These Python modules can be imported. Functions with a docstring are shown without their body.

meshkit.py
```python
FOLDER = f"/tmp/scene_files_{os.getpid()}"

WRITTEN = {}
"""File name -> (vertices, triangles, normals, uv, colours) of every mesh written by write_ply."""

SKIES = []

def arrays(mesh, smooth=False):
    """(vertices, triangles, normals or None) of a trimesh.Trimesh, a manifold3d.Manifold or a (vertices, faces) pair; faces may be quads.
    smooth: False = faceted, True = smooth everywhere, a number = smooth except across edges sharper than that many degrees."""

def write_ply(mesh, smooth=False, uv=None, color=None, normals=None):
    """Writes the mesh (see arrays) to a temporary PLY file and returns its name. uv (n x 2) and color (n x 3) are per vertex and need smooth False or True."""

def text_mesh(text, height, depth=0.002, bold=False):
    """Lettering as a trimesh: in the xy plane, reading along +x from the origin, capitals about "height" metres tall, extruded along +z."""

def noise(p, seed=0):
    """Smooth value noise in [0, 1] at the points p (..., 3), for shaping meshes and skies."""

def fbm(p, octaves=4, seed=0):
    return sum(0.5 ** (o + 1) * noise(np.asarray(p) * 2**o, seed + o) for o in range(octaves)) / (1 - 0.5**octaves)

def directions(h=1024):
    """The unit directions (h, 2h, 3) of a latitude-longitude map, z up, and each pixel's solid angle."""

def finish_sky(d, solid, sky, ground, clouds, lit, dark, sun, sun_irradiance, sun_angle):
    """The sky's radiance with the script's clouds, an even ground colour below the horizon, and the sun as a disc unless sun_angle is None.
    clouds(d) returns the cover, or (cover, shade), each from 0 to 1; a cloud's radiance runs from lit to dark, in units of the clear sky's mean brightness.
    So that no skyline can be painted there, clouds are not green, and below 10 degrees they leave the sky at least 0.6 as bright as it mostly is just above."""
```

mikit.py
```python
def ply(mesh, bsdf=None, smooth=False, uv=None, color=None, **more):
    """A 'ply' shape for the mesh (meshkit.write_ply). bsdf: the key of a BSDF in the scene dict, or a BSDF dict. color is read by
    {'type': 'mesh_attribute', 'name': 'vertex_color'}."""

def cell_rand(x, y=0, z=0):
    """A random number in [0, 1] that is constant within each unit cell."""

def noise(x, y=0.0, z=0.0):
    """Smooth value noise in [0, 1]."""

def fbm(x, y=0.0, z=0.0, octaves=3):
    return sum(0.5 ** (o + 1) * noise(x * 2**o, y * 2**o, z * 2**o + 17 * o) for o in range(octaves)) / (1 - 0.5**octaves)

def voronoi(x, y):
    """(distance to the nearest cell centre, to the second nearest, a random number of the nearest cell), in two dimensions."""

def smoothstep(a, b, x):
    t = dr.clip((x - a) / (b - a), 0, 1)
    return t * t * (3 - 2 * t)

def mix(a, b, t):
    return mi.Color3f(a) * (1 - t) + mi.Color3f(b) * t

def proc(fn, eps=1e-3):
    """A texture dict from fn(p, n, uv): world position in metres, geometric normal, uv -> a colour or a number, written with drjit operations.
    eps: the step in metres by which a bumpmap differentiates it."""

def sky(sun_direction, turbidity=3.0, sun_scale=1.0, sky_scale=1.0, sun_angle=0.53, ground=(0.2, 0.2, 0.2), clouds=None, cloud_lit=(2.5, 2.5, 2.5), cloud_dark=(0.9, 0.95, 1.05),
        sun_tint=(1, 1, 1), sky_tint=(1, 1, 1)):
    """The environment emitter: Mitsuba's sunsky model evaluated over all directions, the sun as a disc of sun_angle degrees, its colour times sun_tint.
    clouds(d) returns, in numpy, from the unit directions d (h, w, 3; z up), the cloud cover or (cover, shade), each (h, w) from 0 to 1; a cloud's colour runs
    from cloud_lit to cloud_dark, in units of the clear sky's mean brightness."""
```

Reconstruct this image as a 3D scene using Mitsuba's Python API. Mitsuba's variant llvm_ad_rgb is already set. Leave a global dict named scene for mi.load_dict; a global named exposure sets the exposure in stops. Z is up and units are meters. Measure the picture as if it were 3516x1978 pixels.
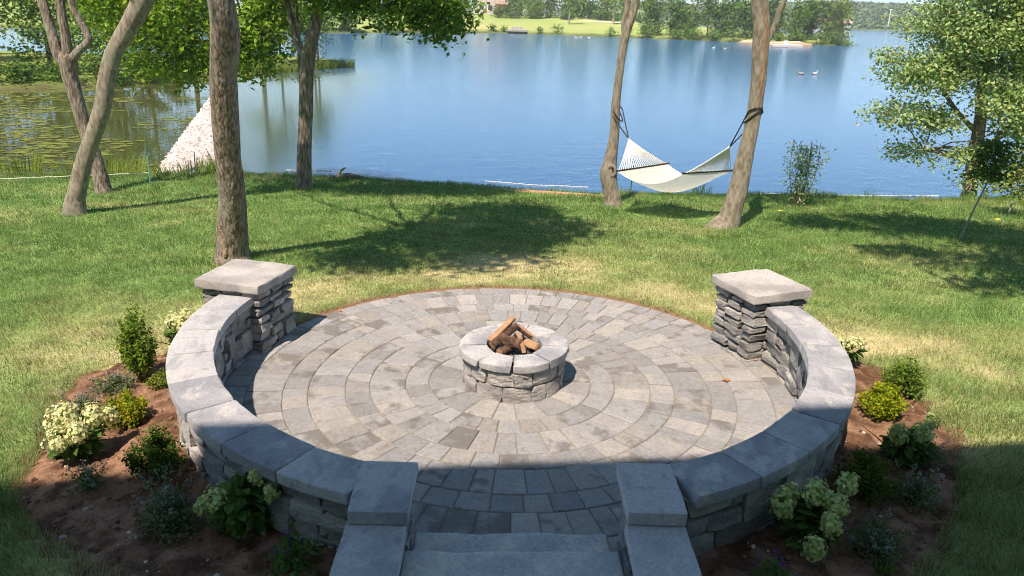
import math
import numpy as np
import trimesh
import drjit as dr
import mitsuba as mi
import mikit
import meshkit
from mikit import proc, mix, smoothstep, noise, fbm
from shapely.geometry import Polygon, LineString, Point
import shapely
from scipy.spatial import Delaunay

T = mi.ScalarTransform4f
scene, labels = {'type': 'scene'}, {}
PI = math.pi

# ------------------------------------------------------------------ camera, sky, exposure
CAM = np.array([-.009, -6.546, 3.2])
PITCH, ROLL = .3375, .0288
fwd = np.array([0, math.cos(PITCH), -math.sin(PITCH)])
up0 = np.array([0, math.sin(PITCH), math.cos(PITCH)])
upv = math.cos(ROLL) * up0 - math.sin(ROLL) * np.array([1., 0, 0])
scene['camera'] = {'type': 'perspective', 'fov': 66.28, 'fov_axis': 'x', 'near_clip': .05, 'far_clip': 5000.,
                   'to_world': T().look_at(origin=CAM.tolist(), target=(CAM + fwd).tolist(), up=upv.tolist())}
SUN = (-.232, -.494, .838)
scene['sky'] = mikit.sky(SUN, turbidity=2.6, ground=(.12, .15, .10), sky_scale=1.15, sky_tint=(1.05, 1.0, .92), sun_tint=(.99, .99, 1.05))
exposure = 2.3
HAZE = .00032


# ------------------------------------------------------------------ helpers
def rgb(*c):
    return {'type': 'rgb', 'value': list(c)}


def key_of(name, parent=None):
    base = (parent + '__' if parent else '') + name
    if base not in USED:
        USED[base] = 0
        return base
    USED[base] += 1
    return f'{base}_{USED[base]:03d}'


USED = {}
ORD = 'first second third fourth fifth sixth seventh eighth ninth tenth eleventh twelfth thirteenth fourteenth fifteenth sixteenth seventeenth eighteenth nineteenth twentieth'.split()


def tag(key, label=None, cat=None, group=None, kind=None):
    d = {}
    if label: d['label'] = label
    if cat: d['category'] = cat
    if group: d['group'] = group
    if kind: d['kind'] = kind
    labels[key] = d
    return key


def thing(name, label, cat, group=None):
    return tag(key_of(name), label, cat, group)


def part(name, parent, mesh, bsdf, smooth=False, uv=None, color=None, kind=None, label=None):
    key = key_of(name, parent)
    v = mesh.vertices if hasattr(mesh, 'vertices') else mesh[0]
    if uv is not None and np.ndim(uv) == 1:
        uv = np.tile(uv, (len(v), 1))
    if color is not None and np.ndim(color) == 1:
        color = np.tile(color, (len(v), 1))
    scene[key] = mikit.ply(mesh, bsdf, smooth=smooth, uv=uv, color=color)
    if kind or label:
        tag(key, label, kind=kind)
    return key


def one(name, mesh, bsdf, label, cat, group=None, kind=None, **k):
    key = part(name, None, mesh, bsdf, **k)
    return tag(key, label, cat, group, kind)


class MB:
    def __init__(self):
        self.v, self.f, self.c, self.n = [], [], [], 0

    def add(self, v, f, c=None):
        v, f = np.asarray(v, float), np.asarray(f, int)
        if f.shape[1] == 4:
            f = np.vstack([f[:, [0, 1, 2]], f[:, [0, 2, 3]]])
        self.v.append(v); self.f.append(f + self.n); self.n += len(v)
        if c is not None:
            c = np.asarray(c, float)
            self.c.append(np.tile(c, (len(v), 1)) if c.ndim == 1 else c)

    def get(self):
        return (np.vstack(self.v), np.vstack(self.f))

    def col(self):
        return np.vstack(self.c)


def tube(P, R, sides=8, cap=True):
    P, R = np.asarray(P, float), np.broadcast_to(np.asarray(R, float), (len(P),))
    t = np.gradient(P, axis=0)
    t /= np.linalg.norm(t, axis=1, keepdims=True) + 1e-12
    ref = np.array([1., .13, 0]) if abs(t[0, 0]) < .8 else np.array([0, 1., .1])
    a = np.cross(t, ref); a /= np.linalg.norm(a, axis=1, keepdims=True)
    b = np.cross(t, a)
    ph = np.arange(sides) * 2 * PI / sides
    ring = a[:, None] * np.cos(ph)[None, :, None] + b[:, None] * np.sin(ph)[None, :, None]
    v = (P[:, None] + ring * R[:, None, None]).reshape(-1, 3)
    i, j = np.meshgrid(np.arange(len(P) - 1), np.arange(sides), indexing='ij')
    q = np.stack([i * sides + j, i * sides + (j + 1) % sides, (i + 1) * sides + (j + 1) % sides, (i + 1) * sides + j], -1).reshape(-1, 4)
    f = np.vstack([q[:, [0, 1, 2]], q[:, [0, 2, 3]]])
    if cap:
        n = len(v)
        v = np.vstack([v, P[:1], P[-1:]])
        k = np.arange(sides)
        f = np.vstack([f, np.stack([k * 0 + n, (k + 1) % sides, k], 1), np.stack([k * 0 + n + 1, k + n - sides, (k + 1) % sides + n - sides], 1)])
    return v, f


def spline(P, n):
    """Catmull-Rom through the rows of P."""
    P = np.asarray(P, float)
    Q = np.vstack([2 * P[0] - P[1], P, 2 * P[-1] - P[-2]])
    u = np.linspace(0, len(P) - 1 - 1e-9, n)
    k = u.astype(int); t = (u - k)[:, None]
    a, b, c, d = Q[k], Q[k + 1], Q[k + 2], Q[k + 3]
    return .5 * (2 * b + (c - a) * t + (2 * a - 5 * b + 4 * c - d) * t ** 2 + (3 * b - a - 3 * c + d) * t ** 3)


_cubes = {}


def cube_grid(nx, ny, nz):
    if (nx, ny, nz) in _cubes:
        return _cubes[nx, ny, nz]
    idx, v, f = {}, [], []

    def vid(p):
        if p not in idx:
            idx[p] = len(v); v.append(p)
        return idx[p]
    N = (nx, ny, nz)
    for ax in range(3):
        a, b = (ax + 1) % 3, (ax + 2) % 3
        for side in (0, N[ax]):
            for i in range(N[a]):
                for j in range(N[b]):
                    q = []
                    for da, db in ((0, 0), (1, 0), (1, 1), (0, 1)):
                        p = [0, 0, 0]; p[ax] = side; p[a] = i + da; p[b] = j + db
                        q.append(vid(tuple(p)))
                    f.append(q if side else q[::-1])
    out = np.array(v, float) / np.array(N) * 2 - 1, np.array(f)
    _cubes[nx, ny, nz] = out
    return out


def rough_block(sx, sy, sz, n, rng, rad=.02, amp=.01, freq=9., strat=1.):
    """A stone sx * sy * sz round its centre: rounded edges, weathered faces; returns (v, f)."""
    v, f = cube_grid(*n)
    h = np.array([sx, sy, sz]) / 2
    # denser rows near the edges
    v = np.sign(v) * (1 - (1 - np.abs(v)) ** 1.5)
    p = v * h
    r = min(rad, h.min() * .6)
    inner = np.clip(p, -(h - r), h - r)
    d = p - inner
    l = np.linalg.norm(d, axis=1, keepdims=True)
    p = np.where(l > 1e-9, inner + d / np.maximum(l, 1e-9) * np.minimum(l, r), p)
    nrm = p / h
    nrm = np.sign(nrm) * np.abs(nrm) ** 6
    nrm /= np.linalg.norm(nrm, axis=1, keepdims=True) + 1e-9
    o = rng.uniform(0, 100, 3)
    s = np.array([freq, freq, freq * strat])
    k = (meshkit.fbm(p * s + o, 3) - .5) * 2 * amp
    return p + nrm * k[:, None], f


def chip(v, rng, n, depth, axes):
    """Split off flakes: clip the points against random planes near the faces named by axes (rows of outward normals)."""
    v0 = v
    for _ in range(n):
        a = np.array(axes[rng.integers(len(axes))], float)
        d = a + rng.normal(size=3) * np.array([.13, .13, .30]) * (1 - np.abs(a) * .7)
        d /= np.linalg.norm(d)
        h = v @ d
        h = h - ((v0 @ d).max() - depth * rng.uniform(.2, 1))
        v = v - np.maximum(h, 0)[:, None] * d
    return v


def split_shade(v, f, deg=32):
    """Vertices doubled along sharp edges, so that flakes keep their edges."""
    m = trimesh.graph.smooth_shade(trimesh.Trimesh(v, f, process=False), angle=math.radians(deg), facet_minarea=None)
    return np.array(m.vertices), np.array(m.faces)


def rotz(v, a):
    c, s = math.cos(a), math.sin(a)
    v = np.asarray(v)
    return np.stack([v[..., 0] * c - v[..., 1] * s, v[..., 0] * s + v[..., 1] * c, v[..., 2]], -1)


def frames(rng, n, upness=.5):
    """Random orthonormal frames (axis, side, normal) for leaves."""
    nn = rng.normal(size=(n, 3)); nn[:, 2] = np.abs(nn[:, 2]) + upness
    nn /= np.linalg.norm(nn, axis=1, keepdims=True)
    a = rng.normal(size=(n, 3)); a[:, 2] -= .3
    a -= nn * (a * nn).sum(1, keepdims=True)
    a /= np.linalg.norm(a, axis=1, keepdims=True)
    return a, np.cross(nn, a), nn


def leaves(C, size, rng, col, var=.25, upness=.5, wide=.55, aniso=None):
    """Folded rhombic leaves at C: vertices, faces, colours."""
    n = len(C)
    a, b, nn = frames(rng, n, upness)
    if aniso is not None:
        a = a * .4 + np.asarray(aniso); a /= np.linalg.norm(a, axis=1, keepdims=True)
        b = np.cross(nn, a); b /= np.linalg.norm(b, axis=1, keepdims=True)
    s = (size * rng.uniform(.65, 1.3, n))[:, None]
    v = np.stack([C - a * s * .5, C + b * s * wide * .5 + nn * s * .08, C + a * s * .5, C - b * s * wide * .5 + nn * s * .08], 1).reshape(-1, 3)
    k = np.arange(n)[:, None] * 4
    f = np.vstack([k + [0, 1, 2], k + [0, 2, 3]])
    col = np.asarray(col, float)
    if col.ndim == 1:
        col = np.tile(col, (n, 1))
    br = 1 + var * rng.normal(size=(n, 1)) * .6
    hue = 1 + var * .35 * rng.normal(size=(n, 3)) * np.array([1.2, .4, .8])
    c = np.clip(col * br * hue, .004, .9)
    return v, f, np.repeat(c, 4, 0)


def crown_points(ells, n, rng, per=14, sig=.18, shell=.45):
    """Leaf positions in sprigs spread through ellipsoids (cx, cy, cz, rx, ry, rz)."""
    E = np.asarray(ells, float)
    w = E[:, 3] * E[:, 4] * E[:, 5]; w = w ** .8; w /= w.sum()
    m = max(1, n // per)
    k = rng.choice(len(E), m, p=w)
    d = rng.normal(size=(m, 3)); d /= np.linalg.norm(d, axis=1, keepdims=True)
    r = rng.uniform(0, 1, m) ** shell
    s = E[k, :3] + d * r[:, None] * E[k, 3:]
    keep = meshkit.noise(s * (1.1 / max(.3, sig * 4)) + 31.7) > .30
    s = s[keep]
    c = np.repeat(s, per, 0) + rng.normal(size=(len(s) * per, 3)) * sig * np.array([1, 1, .7])
    return c, s


def bark_tube(P, R, rng, sides=20, n=None, amp=.07):
    P = np.asarray(P, float)
    L = np.linalg.norm(np.diff(P, axis=0), axis=1).sum()
    n = n or max(8, int(L / .05))
    Q = spline(np.c_[P, R], n)
    P, R = Q[:, :3], np.maximum(Q[:, 3], .004)
    v, f = tube(P, R, sides)
    o = rng.uniform(0, 50, 3)
    ring = np.arange(len(P)).repeat(sides)
    ph = np.tile(np.arange(sides) * 2 * PI / sides, len(P))
    s = (ring / len(P)) * L
    k = np.c_[np.cos(ph) * 3.2, np.sin(ph) * 3.2, s * 3.0] + o
    k2 = np.c_[np.cos(ph) * 1.0, np.sin(ph) * 1.0, s * 1.6] + o + 9
    disp = (np.abs(meshkit.fbm(k, 3) - .5) * 2.2 - .45) * amp + (meshkit.noise(k2) - .5) * amp * 2.2
    m = len(ring)
    v[:m] = P[ring] + (v[:m] - P[ring]) * (1 + disp)[:, None]
    return v, f


# ------------------------------------------------------------------ materials
def principled(color, rough=.8, spec=.3, **k):
    return {'type': 'principled', 'base_color': color, 'roughness': rough, 'specular': spec, **k}


def two(b):
    return {'type': 'twosided', 'bsdf': b}


VC = {'type': 'mesh_attribute', 'name': 'vertex_color'}


def paver_col(p, n, uv):
    m = fbm(p.x * 7, p.y * 7, 3.1)
    g = fbm(p.x * 55, p.y * 55, 1.7, 2)
    warm = mix((.285, .287, .292), (.345, .33, .31), smoothstep(.35, .9, uv.x * .6 + m * .5))
    c = warm * (.66 + .5 * g) * (.80 + .38 * noise(uv.x * 91)) * (.84 + .3 * fbm(p.x * 16, p.y * 16, 4.4))
    st = smoothstep(.60, .80, fbm(p.x * 9 + 9, p.y * 9, 8.3, 4) * .85 + uv.y * .34)
    return mix(c, mi.Color3f(.12, .112, .10) * (.6 + .8 * g), st * (.45 + .5 * g))


def stone_col(p, n, uv):
    m = fbm(p.x * 6 + uv.x * 40, p.y * 6, p.z * 9)
    g = fbm(p.x * 60, p.y * 60, p.z * 60, 2)
    c = mix((.20, .197, .20), (.39, .38, .365), smoothstep(.3, .7, m * .7 + uv.x * .3))
    return c * (.62 + .62 * g)


def stone_bump(p, n, uv):
    return .016 * fbm(p.x * 26, p.y * 26, p.z * 60, 3)


def cap_col(p, n, uv):
    m = fbm(p.x * 3.2 + uv.x * 40, p.y * 3.2, p.z * 3)
    w = fbm(p.x * 9 + uv.x * 17, p.y * 5, p.z * 5, 4)
    g = fbm(p.x * 70, p.y * 70, p.z * 70, 2)
    c = mix((.245, .255, .285), (.42, .42, .435), smoothstep(.3, .68, m * .75 + uv.x * .25))
    c = mix(c, (.50, .48, .46), smoothstep(.60, .72, w) * .55)
    d = fbm(p.x * 13 + uv.x * 7, p.y * 7, p.z * 7, 4)
    c = mix(c, (.16, .165, .185), smoothstep(.58, .76, d) * .35)
    return c * (.72 + .46 * g)


def slab_col(p, n, uv):
    m = fbm(p.x * 5, p.y * 5, p.z * 5, 4)
    g = fbm(p.x * 60, p.y * 60, p.z * 60, 2)
    c = mix((.40, .42, .44), (.54, .53, .50), smoothstep(.35, .65, m))
    return c * (.7 + .5 * g)


def bark_col(p, n, uv):
    a = fbm(p.x * 60, p.y * 60, p.z * 7, 3)
    b = fbm(p.x * 3, p.y * 3, p.z * 1.5 + 4, 3)
    c = mix((.105, .084, .066), (.285, .245, .205), smoothstep(.28, .72, a))
    return mix(c, (.25, .235, .215), smoothstep(.5, .75, b) * .5)


def bark_bump(p, n, uv):
    return .03 * fbm(p.x * 36, p.y * 36, p.z * 9, 3)


def smooth_bark_col(p, n, uv):
    a = fbm(p.x * 30, p.y * 30, p.z * 9, 3)
    b = fbm(p.x * 4, p.y * 4, p.z * 3 + 4, 3)
    c = mix((.155, .13, .10), (.30, .27, .22), smoothstep(.22, .78, a))
    return mix(c, (.22, .22, .17), smoothstep(.5, .7, b) * .5)


def soil_col(p, n, uv):
    a = fbm(p.x * 9, p.y * 9, 2.2, 4)
    g = fbm(p.x * 60, p.y * 60, 5.0, 2)
    c = mix((.10, .055, .035), (.25, .15, .098), smoothstep(.3, .7, a))
    return c * (.65 + .6 * g)


def lake_bump(p, n, uv):
    u, v = p.x * .96 + p.y * .28, p.y * .96 - p.x * .28
    calm = .22 + .78 * smoothstep(-9., -3.5, p.x + .10 * (p.y - 12))
    w = .006 * noise(u * 1.3, v * 2.6, 1.0) + .005 * noise(u * 3.1 + 7, v * 5.5, 2.0) + (.0030) * noise(u * 8 + 3, v * 12, 3.0)
    gust = .55 + .9 * fbm(p.x * .045, p.y * .03, 3.0)
    return w * gust * calm


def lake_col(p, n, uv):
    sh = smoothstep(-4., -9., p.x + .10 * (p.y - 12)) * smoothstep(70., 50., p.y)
    return mix((.018, .072, .175), (.05, .065, .035), sh)  # olive on the left: tree reflections painted into the water's base colour


def pond_bump(p, n, uv):
    return .0022 * noise(p.x * 2.2, p.y * 4.0, 1.0) + .0008 * noise(p.x * 6, p.y * 9, 2.0)


def wood_col(p, n, uv):
    a = fbm(p.x * 40 + uv.x * 9, p.y * 40, p.z * 40, 3)
    bark = mix((.05, .032, .024), (.16, .095, .065), smoothstep(.3, .7, a))
    cut = mix((.30, .17, .095), (.48, .30, .19), a)
    return mix(bark, cut, uv.y * smoothstep(.18, .34, fbm(p.x * 30, p.y * 30, p.z * 30 + 5, 3)))


B = scene
B['m_paver'] = principled(proc(paver_col), .85, .25)
B['m_stone'] = {'type': 'bumpmap', 'arbitrary': proc(stone_bump, .004), 'scale': 1.0, 'bsdf': principled(proc(stone_col), .92, .15)}
B['m_cap'] = principled(proc(cap_col), .85, .25)
B['m_slab'] = principled(proc(slab_col), .85, .25)
B['m_bark'] = {'type': 'bumpmap', 'arbitrary': proc(bark_bump, .004), 'scale': 1.0, 'bsdf': principled(proc(bark_col), .95, .1)}
B['m_smooth_bark'] = principled(proc(smooth_bark_col), .95, .1)
B['m_soil'] = principled(proc(soil_col), .98, .05)
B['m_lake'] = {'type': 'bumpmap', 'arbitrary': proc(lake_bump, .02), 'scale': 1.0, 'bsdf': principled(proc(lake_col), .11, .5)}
B['m_pond'] = {'type': 'bumpmap', 'arbitrary': proc(pond_bump, .02), 'scale': 1.0, 'bsdf': principled(rgb(.045, .05, .016), .04, .5)}
B['m_vc'] = two(principled(VC, .9, .12))
B['m_leaf'] = {'type': 'principledthin', 'base_color': VC, 'roughness': .55, 'diff_trans': .75, 'eta': 1.35}
B['m_grass'] = {'type': 'principledthin', 'base_color': VC, 'roughness': .6, 'diff_trans': .85, 'eta': 1.3}
B['m_wood'] = principled(proc(wood_col), .9, .15)
B['m_white'] = two(principled(rgb(.78, .76, .72), .8, .2))
B['m_net'] = {'type': 'principledthin', 'base_color': rgb(.86, .855, .84), 'roughness': .7, 'diff_trans': .9, 'eta': 1.3}
B['m_black'] = two(principled(rgb(.02, .02, .02), .6, .3))
B['m_glass'] = principled(rgb(.03, .04, .05), .05, .6)

# colours of foliage (base colour of a leaf, light passes too)
G_BRIGHT, G_MID, G_DARK, G_YEL, G_GREY = (.20, .33, .04), (.13, .24, .035), (.07, .145, .03), (.30, .34, .02), (.16, .21, .13)

# ------------------------------------------------------------------ the lie of the land
LAKE = -1.7
CREST = np.array([(-40, 9.6), (-11.46, 9.87), (-9.42, 10.16), (-7.93, 10.35), (-6.08, 10.96), (-4.44, 10.86), (-2.61, 10.61), (-.83, 10.2), (1.7, 9.6), (4.28, 9.95), (6.52, 10.29), (8.48, 9.86), (11.36, 10.75), (40, 11.2)])
BED_L = [(-2.7, .62), (-3.35, .59), (-3.47, .51), (-3.7, .39), (-4.0, .11), (-3.92, -.35), (-3.79, -.75), (-3.6, -1.25), (-3.48, -1.71), (-3.38, -1.95), (-2.97, -2.37), (-2.54, -2.68), (-2.22, -2.86), (-2.05, -3.05), (-1.9, -3.9), (-.86, -3.9), (-.86, -2.4), (-1.6, -2.0), (-2.5, -.8)]
BED_R = [(2.75, .85), (3.37, .79), (3.48, .46), (3.6, 0), (3.64, -.4), (3.59, -.87), (3.45, -1.2), (3.33, -1.46), (3.05, -1.95), (2.72, -2.33), (2.44, -2.64), (2.2, -3.1), (2.0, -3.9), (.98, -3.9), (.98, -2.4), (1.7, -1.9), (2.5, -.8)]
POLY_L, POLY_R = Polygon(BED_L), Polygon(BED_R)


def crest_y(x):
    return np.interp(x, CREST[:, 0], CREST[:, 1])


def lawn_z(x, y):
    x, y = np.asarray(x, float), np.asarray(y, float)
    t = np.maximum(0, y - 2.6); z = -.055 * t * t / (t + .8)
    l = np.maximum(0, -x - 2.8); fade = np.clip((9 - y) / 5, 0, 1)
    z = z - .12 * l / (1 + .25 * l) * fade
    r = np.maximum(0, x - 2.8); z = z + .04 * r / (1 + .2 * r) * fade
    n = np.maximum(0, -y - 2.0); z = z + .1 * np.minimum(n, 6) * np.clip((np.abs(x) - .3) / .6, 0, 1)
    d = np.maximum(0, y - crest_y(x))
    z = z - np.where(d > 0, .55 * d * d / (d + .35), 0)
    bump = (meshkit.fbm(np.stack([x * .9, y * .9, x * 0 + 3], -1), 3) - .5) * .05
    return z + bump * np.clip((np.hypot(x, y) - 2.7) / 1.0, 0, 1)


def dryness(x, y):
    """0 lush green to 1 straw: the turf round the patio is dry, with patches."""
    p = np.stack([x, y, x * 0], -1)
    n = meshkit.fbm(p * np.array([.55, .95, 1]) + 5, 4, 2)
    n2 = meshkit.fbm(p * np.array([2.2, 3.6, 1]) + 15, 3, 4)
    r = np.hypot(x, y * 1.0)
    ring = np.exp(-((r - 3.2) / .9) ** 2) * .58 + np.exp(-((y - 3.3) / .8) ** 2) * .16 * (np.abs(x) < 6)
    left = -.30 * np.exp(-(((x + 6.2) / 1.6) ** 2 + ((y - 3.8) / 2.2) ** 2)) + np.exp(-(((x + 4.6) / 1.1) ** 2 + ((y - .9) / .9) ** 2)) * .5
    right = np.exp(-(((x - 4.6) / 1.3) ** 2 + ((y - .6) / 1.6) ** 2)) * .25
    edge = np.exp(-((y - 9.3) / 1.2) ** 2) * -.12
    return np.clip(.08 + ring + left + right + edge + (n - .5) * 1.1 + (n2 - .5) * .7, 0, 1)


def bare(x, y):
    a = np.exp(-((x - .55) / 1.35) ** 2) * np.clip(1 - np.abs(y - crest_y(x) + .05) / .42, 0, 1)
    return a


def turf_col(x, y, rng=None, dark=1.):
    d = dryness(x, y)[:, None]
    green, straw = np.array([.175, .305, .09]), np.array([.56, .49, .28])
    yel = np.array([.27, .34, .125])
    c = np.where(d < .5, green + (yel - green) * d * 2, yel + (straw - yel) * (d - .5) * 2)
    return c * dark


# near land, one sheet down the bank and under the water
gx = np.unique(np.r_[np.linspace(-120, -14, 30), np.arange(-14, 14.01, .1), np.linspace(14, 120, 30)])
gy = np.unique(np.r_[np.linspace(-60, -4.5, 14), np.arange(-4.5, 15.01, .1)])
X, Y = np.meshgrid(gx, gy, indexing='ij')
xf, yf = X.ravel(), Y.ravel()
zf = lawn_z(xf, yf)
inbed = shapely.contains_xy(POLY_L.buffer(.05), xf, yf) | shapely.contains_xy(POLY_R.buffer(.05), xf, yf)
ang_ = np.degrees(np.arctan2(yf, xf))
zf = zf - .09 * inbed - .09 * ((np.hypot(xf, yf) < 2.52) | ((np.hypot(xf, yf) < 2.76) & ((ang_ < 16) | (ang_ > 164)))) - .06 * ((np.abs(xf) < .95) & (yf < -2) & (yf > -4.5))
ny = len(gy)
i, j = np.meshgrid(np.arange(len(gx) - 1), np.arange(ny - 1), indexing='ij')
q = np.stack([i * ny + j, (i + 1) * ny + j, (i + 1) * ny + j + 1, i * ny + j + 1], -1).reshape(-1, 4)
rng = np.random.default_rng(1)
col = turf_col(xf, yf) * .75 + np.array([.03, .022, .012])
col *= (.8 + .5 * meshkit.noise(np.stack([xf * 13, yf * 13, xf * 0], -1)))[:, None]
bb = np.clip(bare(xf, yf) * 1.6, 0, 1)[:, None]
col = col * (1 - bb) + np.array([.36, .20, .11]) * bb
edge_ = np.clip((2.72 - np.hypot(xf, yf)) / .1, 0, 1)[:, None] * np.array([[1.]])
col = col * (1 - edge_) + np.array([.22, .125, .08]) * edge_
under = np.clip((-zf - .75) / .3, 0, 1)[:, None]
col = col * (1 - under) + np.array([.13, .10, .06]) * under
one('lawn', (np.c_[xf, yf, zf], q), 'm_vc', 'sloping back lawn, green with straw patches, running down to the lake', 'lawn', kind='structure', smooth=True, color=col)


# grass blades
def blades(x, y, h, w, rng, lean=.6):
    n = len(x)
    z = lawn_z(x, y)
    a = rng.uniform(0, 2 * PI, n)
    s = np.c_[np.cos(a), np.sin(a), a * 0]
    g = meshkit.noise(np.c_[x * .9, y * 1.6, x * 0 + 2]) * 2 * PI * 1.6
    ln = np.c_[np.cos(g), np.sin(g)] * .55 + rng.normal(size=(n, 2)) * .45
    h = h * (.65 + .75 * meshkit.noise(np.c_[x * 5, y * 5, x * 0 + 8]))
    tip = np.c_[ln * (h * lean)[:, None], h]
    base = np.c_[x, y, z - .01]
    v = np.stack([base - s * (w / 2)[:, None], base + s * (w / 2)[:, None], base + tip], 1).reshape(-1, 3)
    f = np.arange(n * 3).reshape(-1, 3)
    c = turf_col(x, y)
    c = c * (1 + .28 * rng.normal(size=(n, 1))) * (1 + .10 * rng.normal(size=(n, 3)))
    dead = rng.uniform(size=n) < .10 + .25 * dryness(x, y)
    c[dead] = np.array([.50, .42, .24]) * rng.uniform(.6, 1.1, (dead.sum(), 1))
    return v, f, np.repeat(np.clip(c, .01, .8), 3, 0)


patio_c = (0., 0.)


def lawn_mask(x, y):
    r = np.hypot(x, y)
    ok = (r > 2.585) & (bare(x, y) < .35 * np.random.default_rng(3).uniform(.5, 1.6, len(x)))
    ang = np.degrees(np.arctan2(y, x))
    wall = (r < 2.84) & ~((ang > 14) & (ang < 166))
    inb = shapely.contains_xy(POLY_L, x, y) | shapely.contains_xy(POLY_R, x, y)
    pil = (np.hypot(x + 2.63, y - .8) < .42) | (np.hypot(x - 2.5, y - .94) < .42)
    return ok & ~wall & ~inb & ~pil & ~((np.abs(x) < 1.0) & (y < 0))


gb = MB()
rng = np.random.default_rng(7)
for (y0, y1, xl, xr, dens, hh, ww) in ((-3.9, -1.3, -5.2, 5.2, 6500, .105, .0055), (-1.3, 0, -6.6, 6.6, 5200, .08, .0055), (0, 3, -8.2, 8.2, 4300, .070, .006), (3, 6, -9.8, 9.8, 3200, .068, .008), (6, 8.5, -11.5, 11.5, 2300, .066, .010), (8.5, 11.6, -13.5, 13.5, 1900, .070, .012)):
    n = int((y1 - y0) * (xr - xl) * dens)
    x, y = rng.uniform(xl, xr, n), rng.uniform(y0, y1, n)
    # only what the picture can hold: left and right of the view nothing is seen
    lim = .70 * (y - CAM[1]) + .6
    m = (np.abs(x) < lim) & (y < crest_y(x) + .75)
    x, y = x[m], y[m]
    m = lawn_mask(x, y)
    x, y = x[m], y[m]
    d = dryness(x, y)
    keep = rng.uniform(size=len(x)) > .45 * np.clip(d - .45, 0, 1)
    x, y = x[keep], y[keep]
    h = hh * rng.uniform(.5, 1.35, len(x)) * (1 - .35 * dryness(x, y)) + .03 * (y > crest_y(x) - .15)
    gb.add(*blades(x, y, h, np.full(len(x), ww), rng))
one('grass', gb.get(), 'm_grass', 'grass blades of the lawn, green and straw coloured', 'grass', kind='stuff', color=gb.col())


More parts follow.
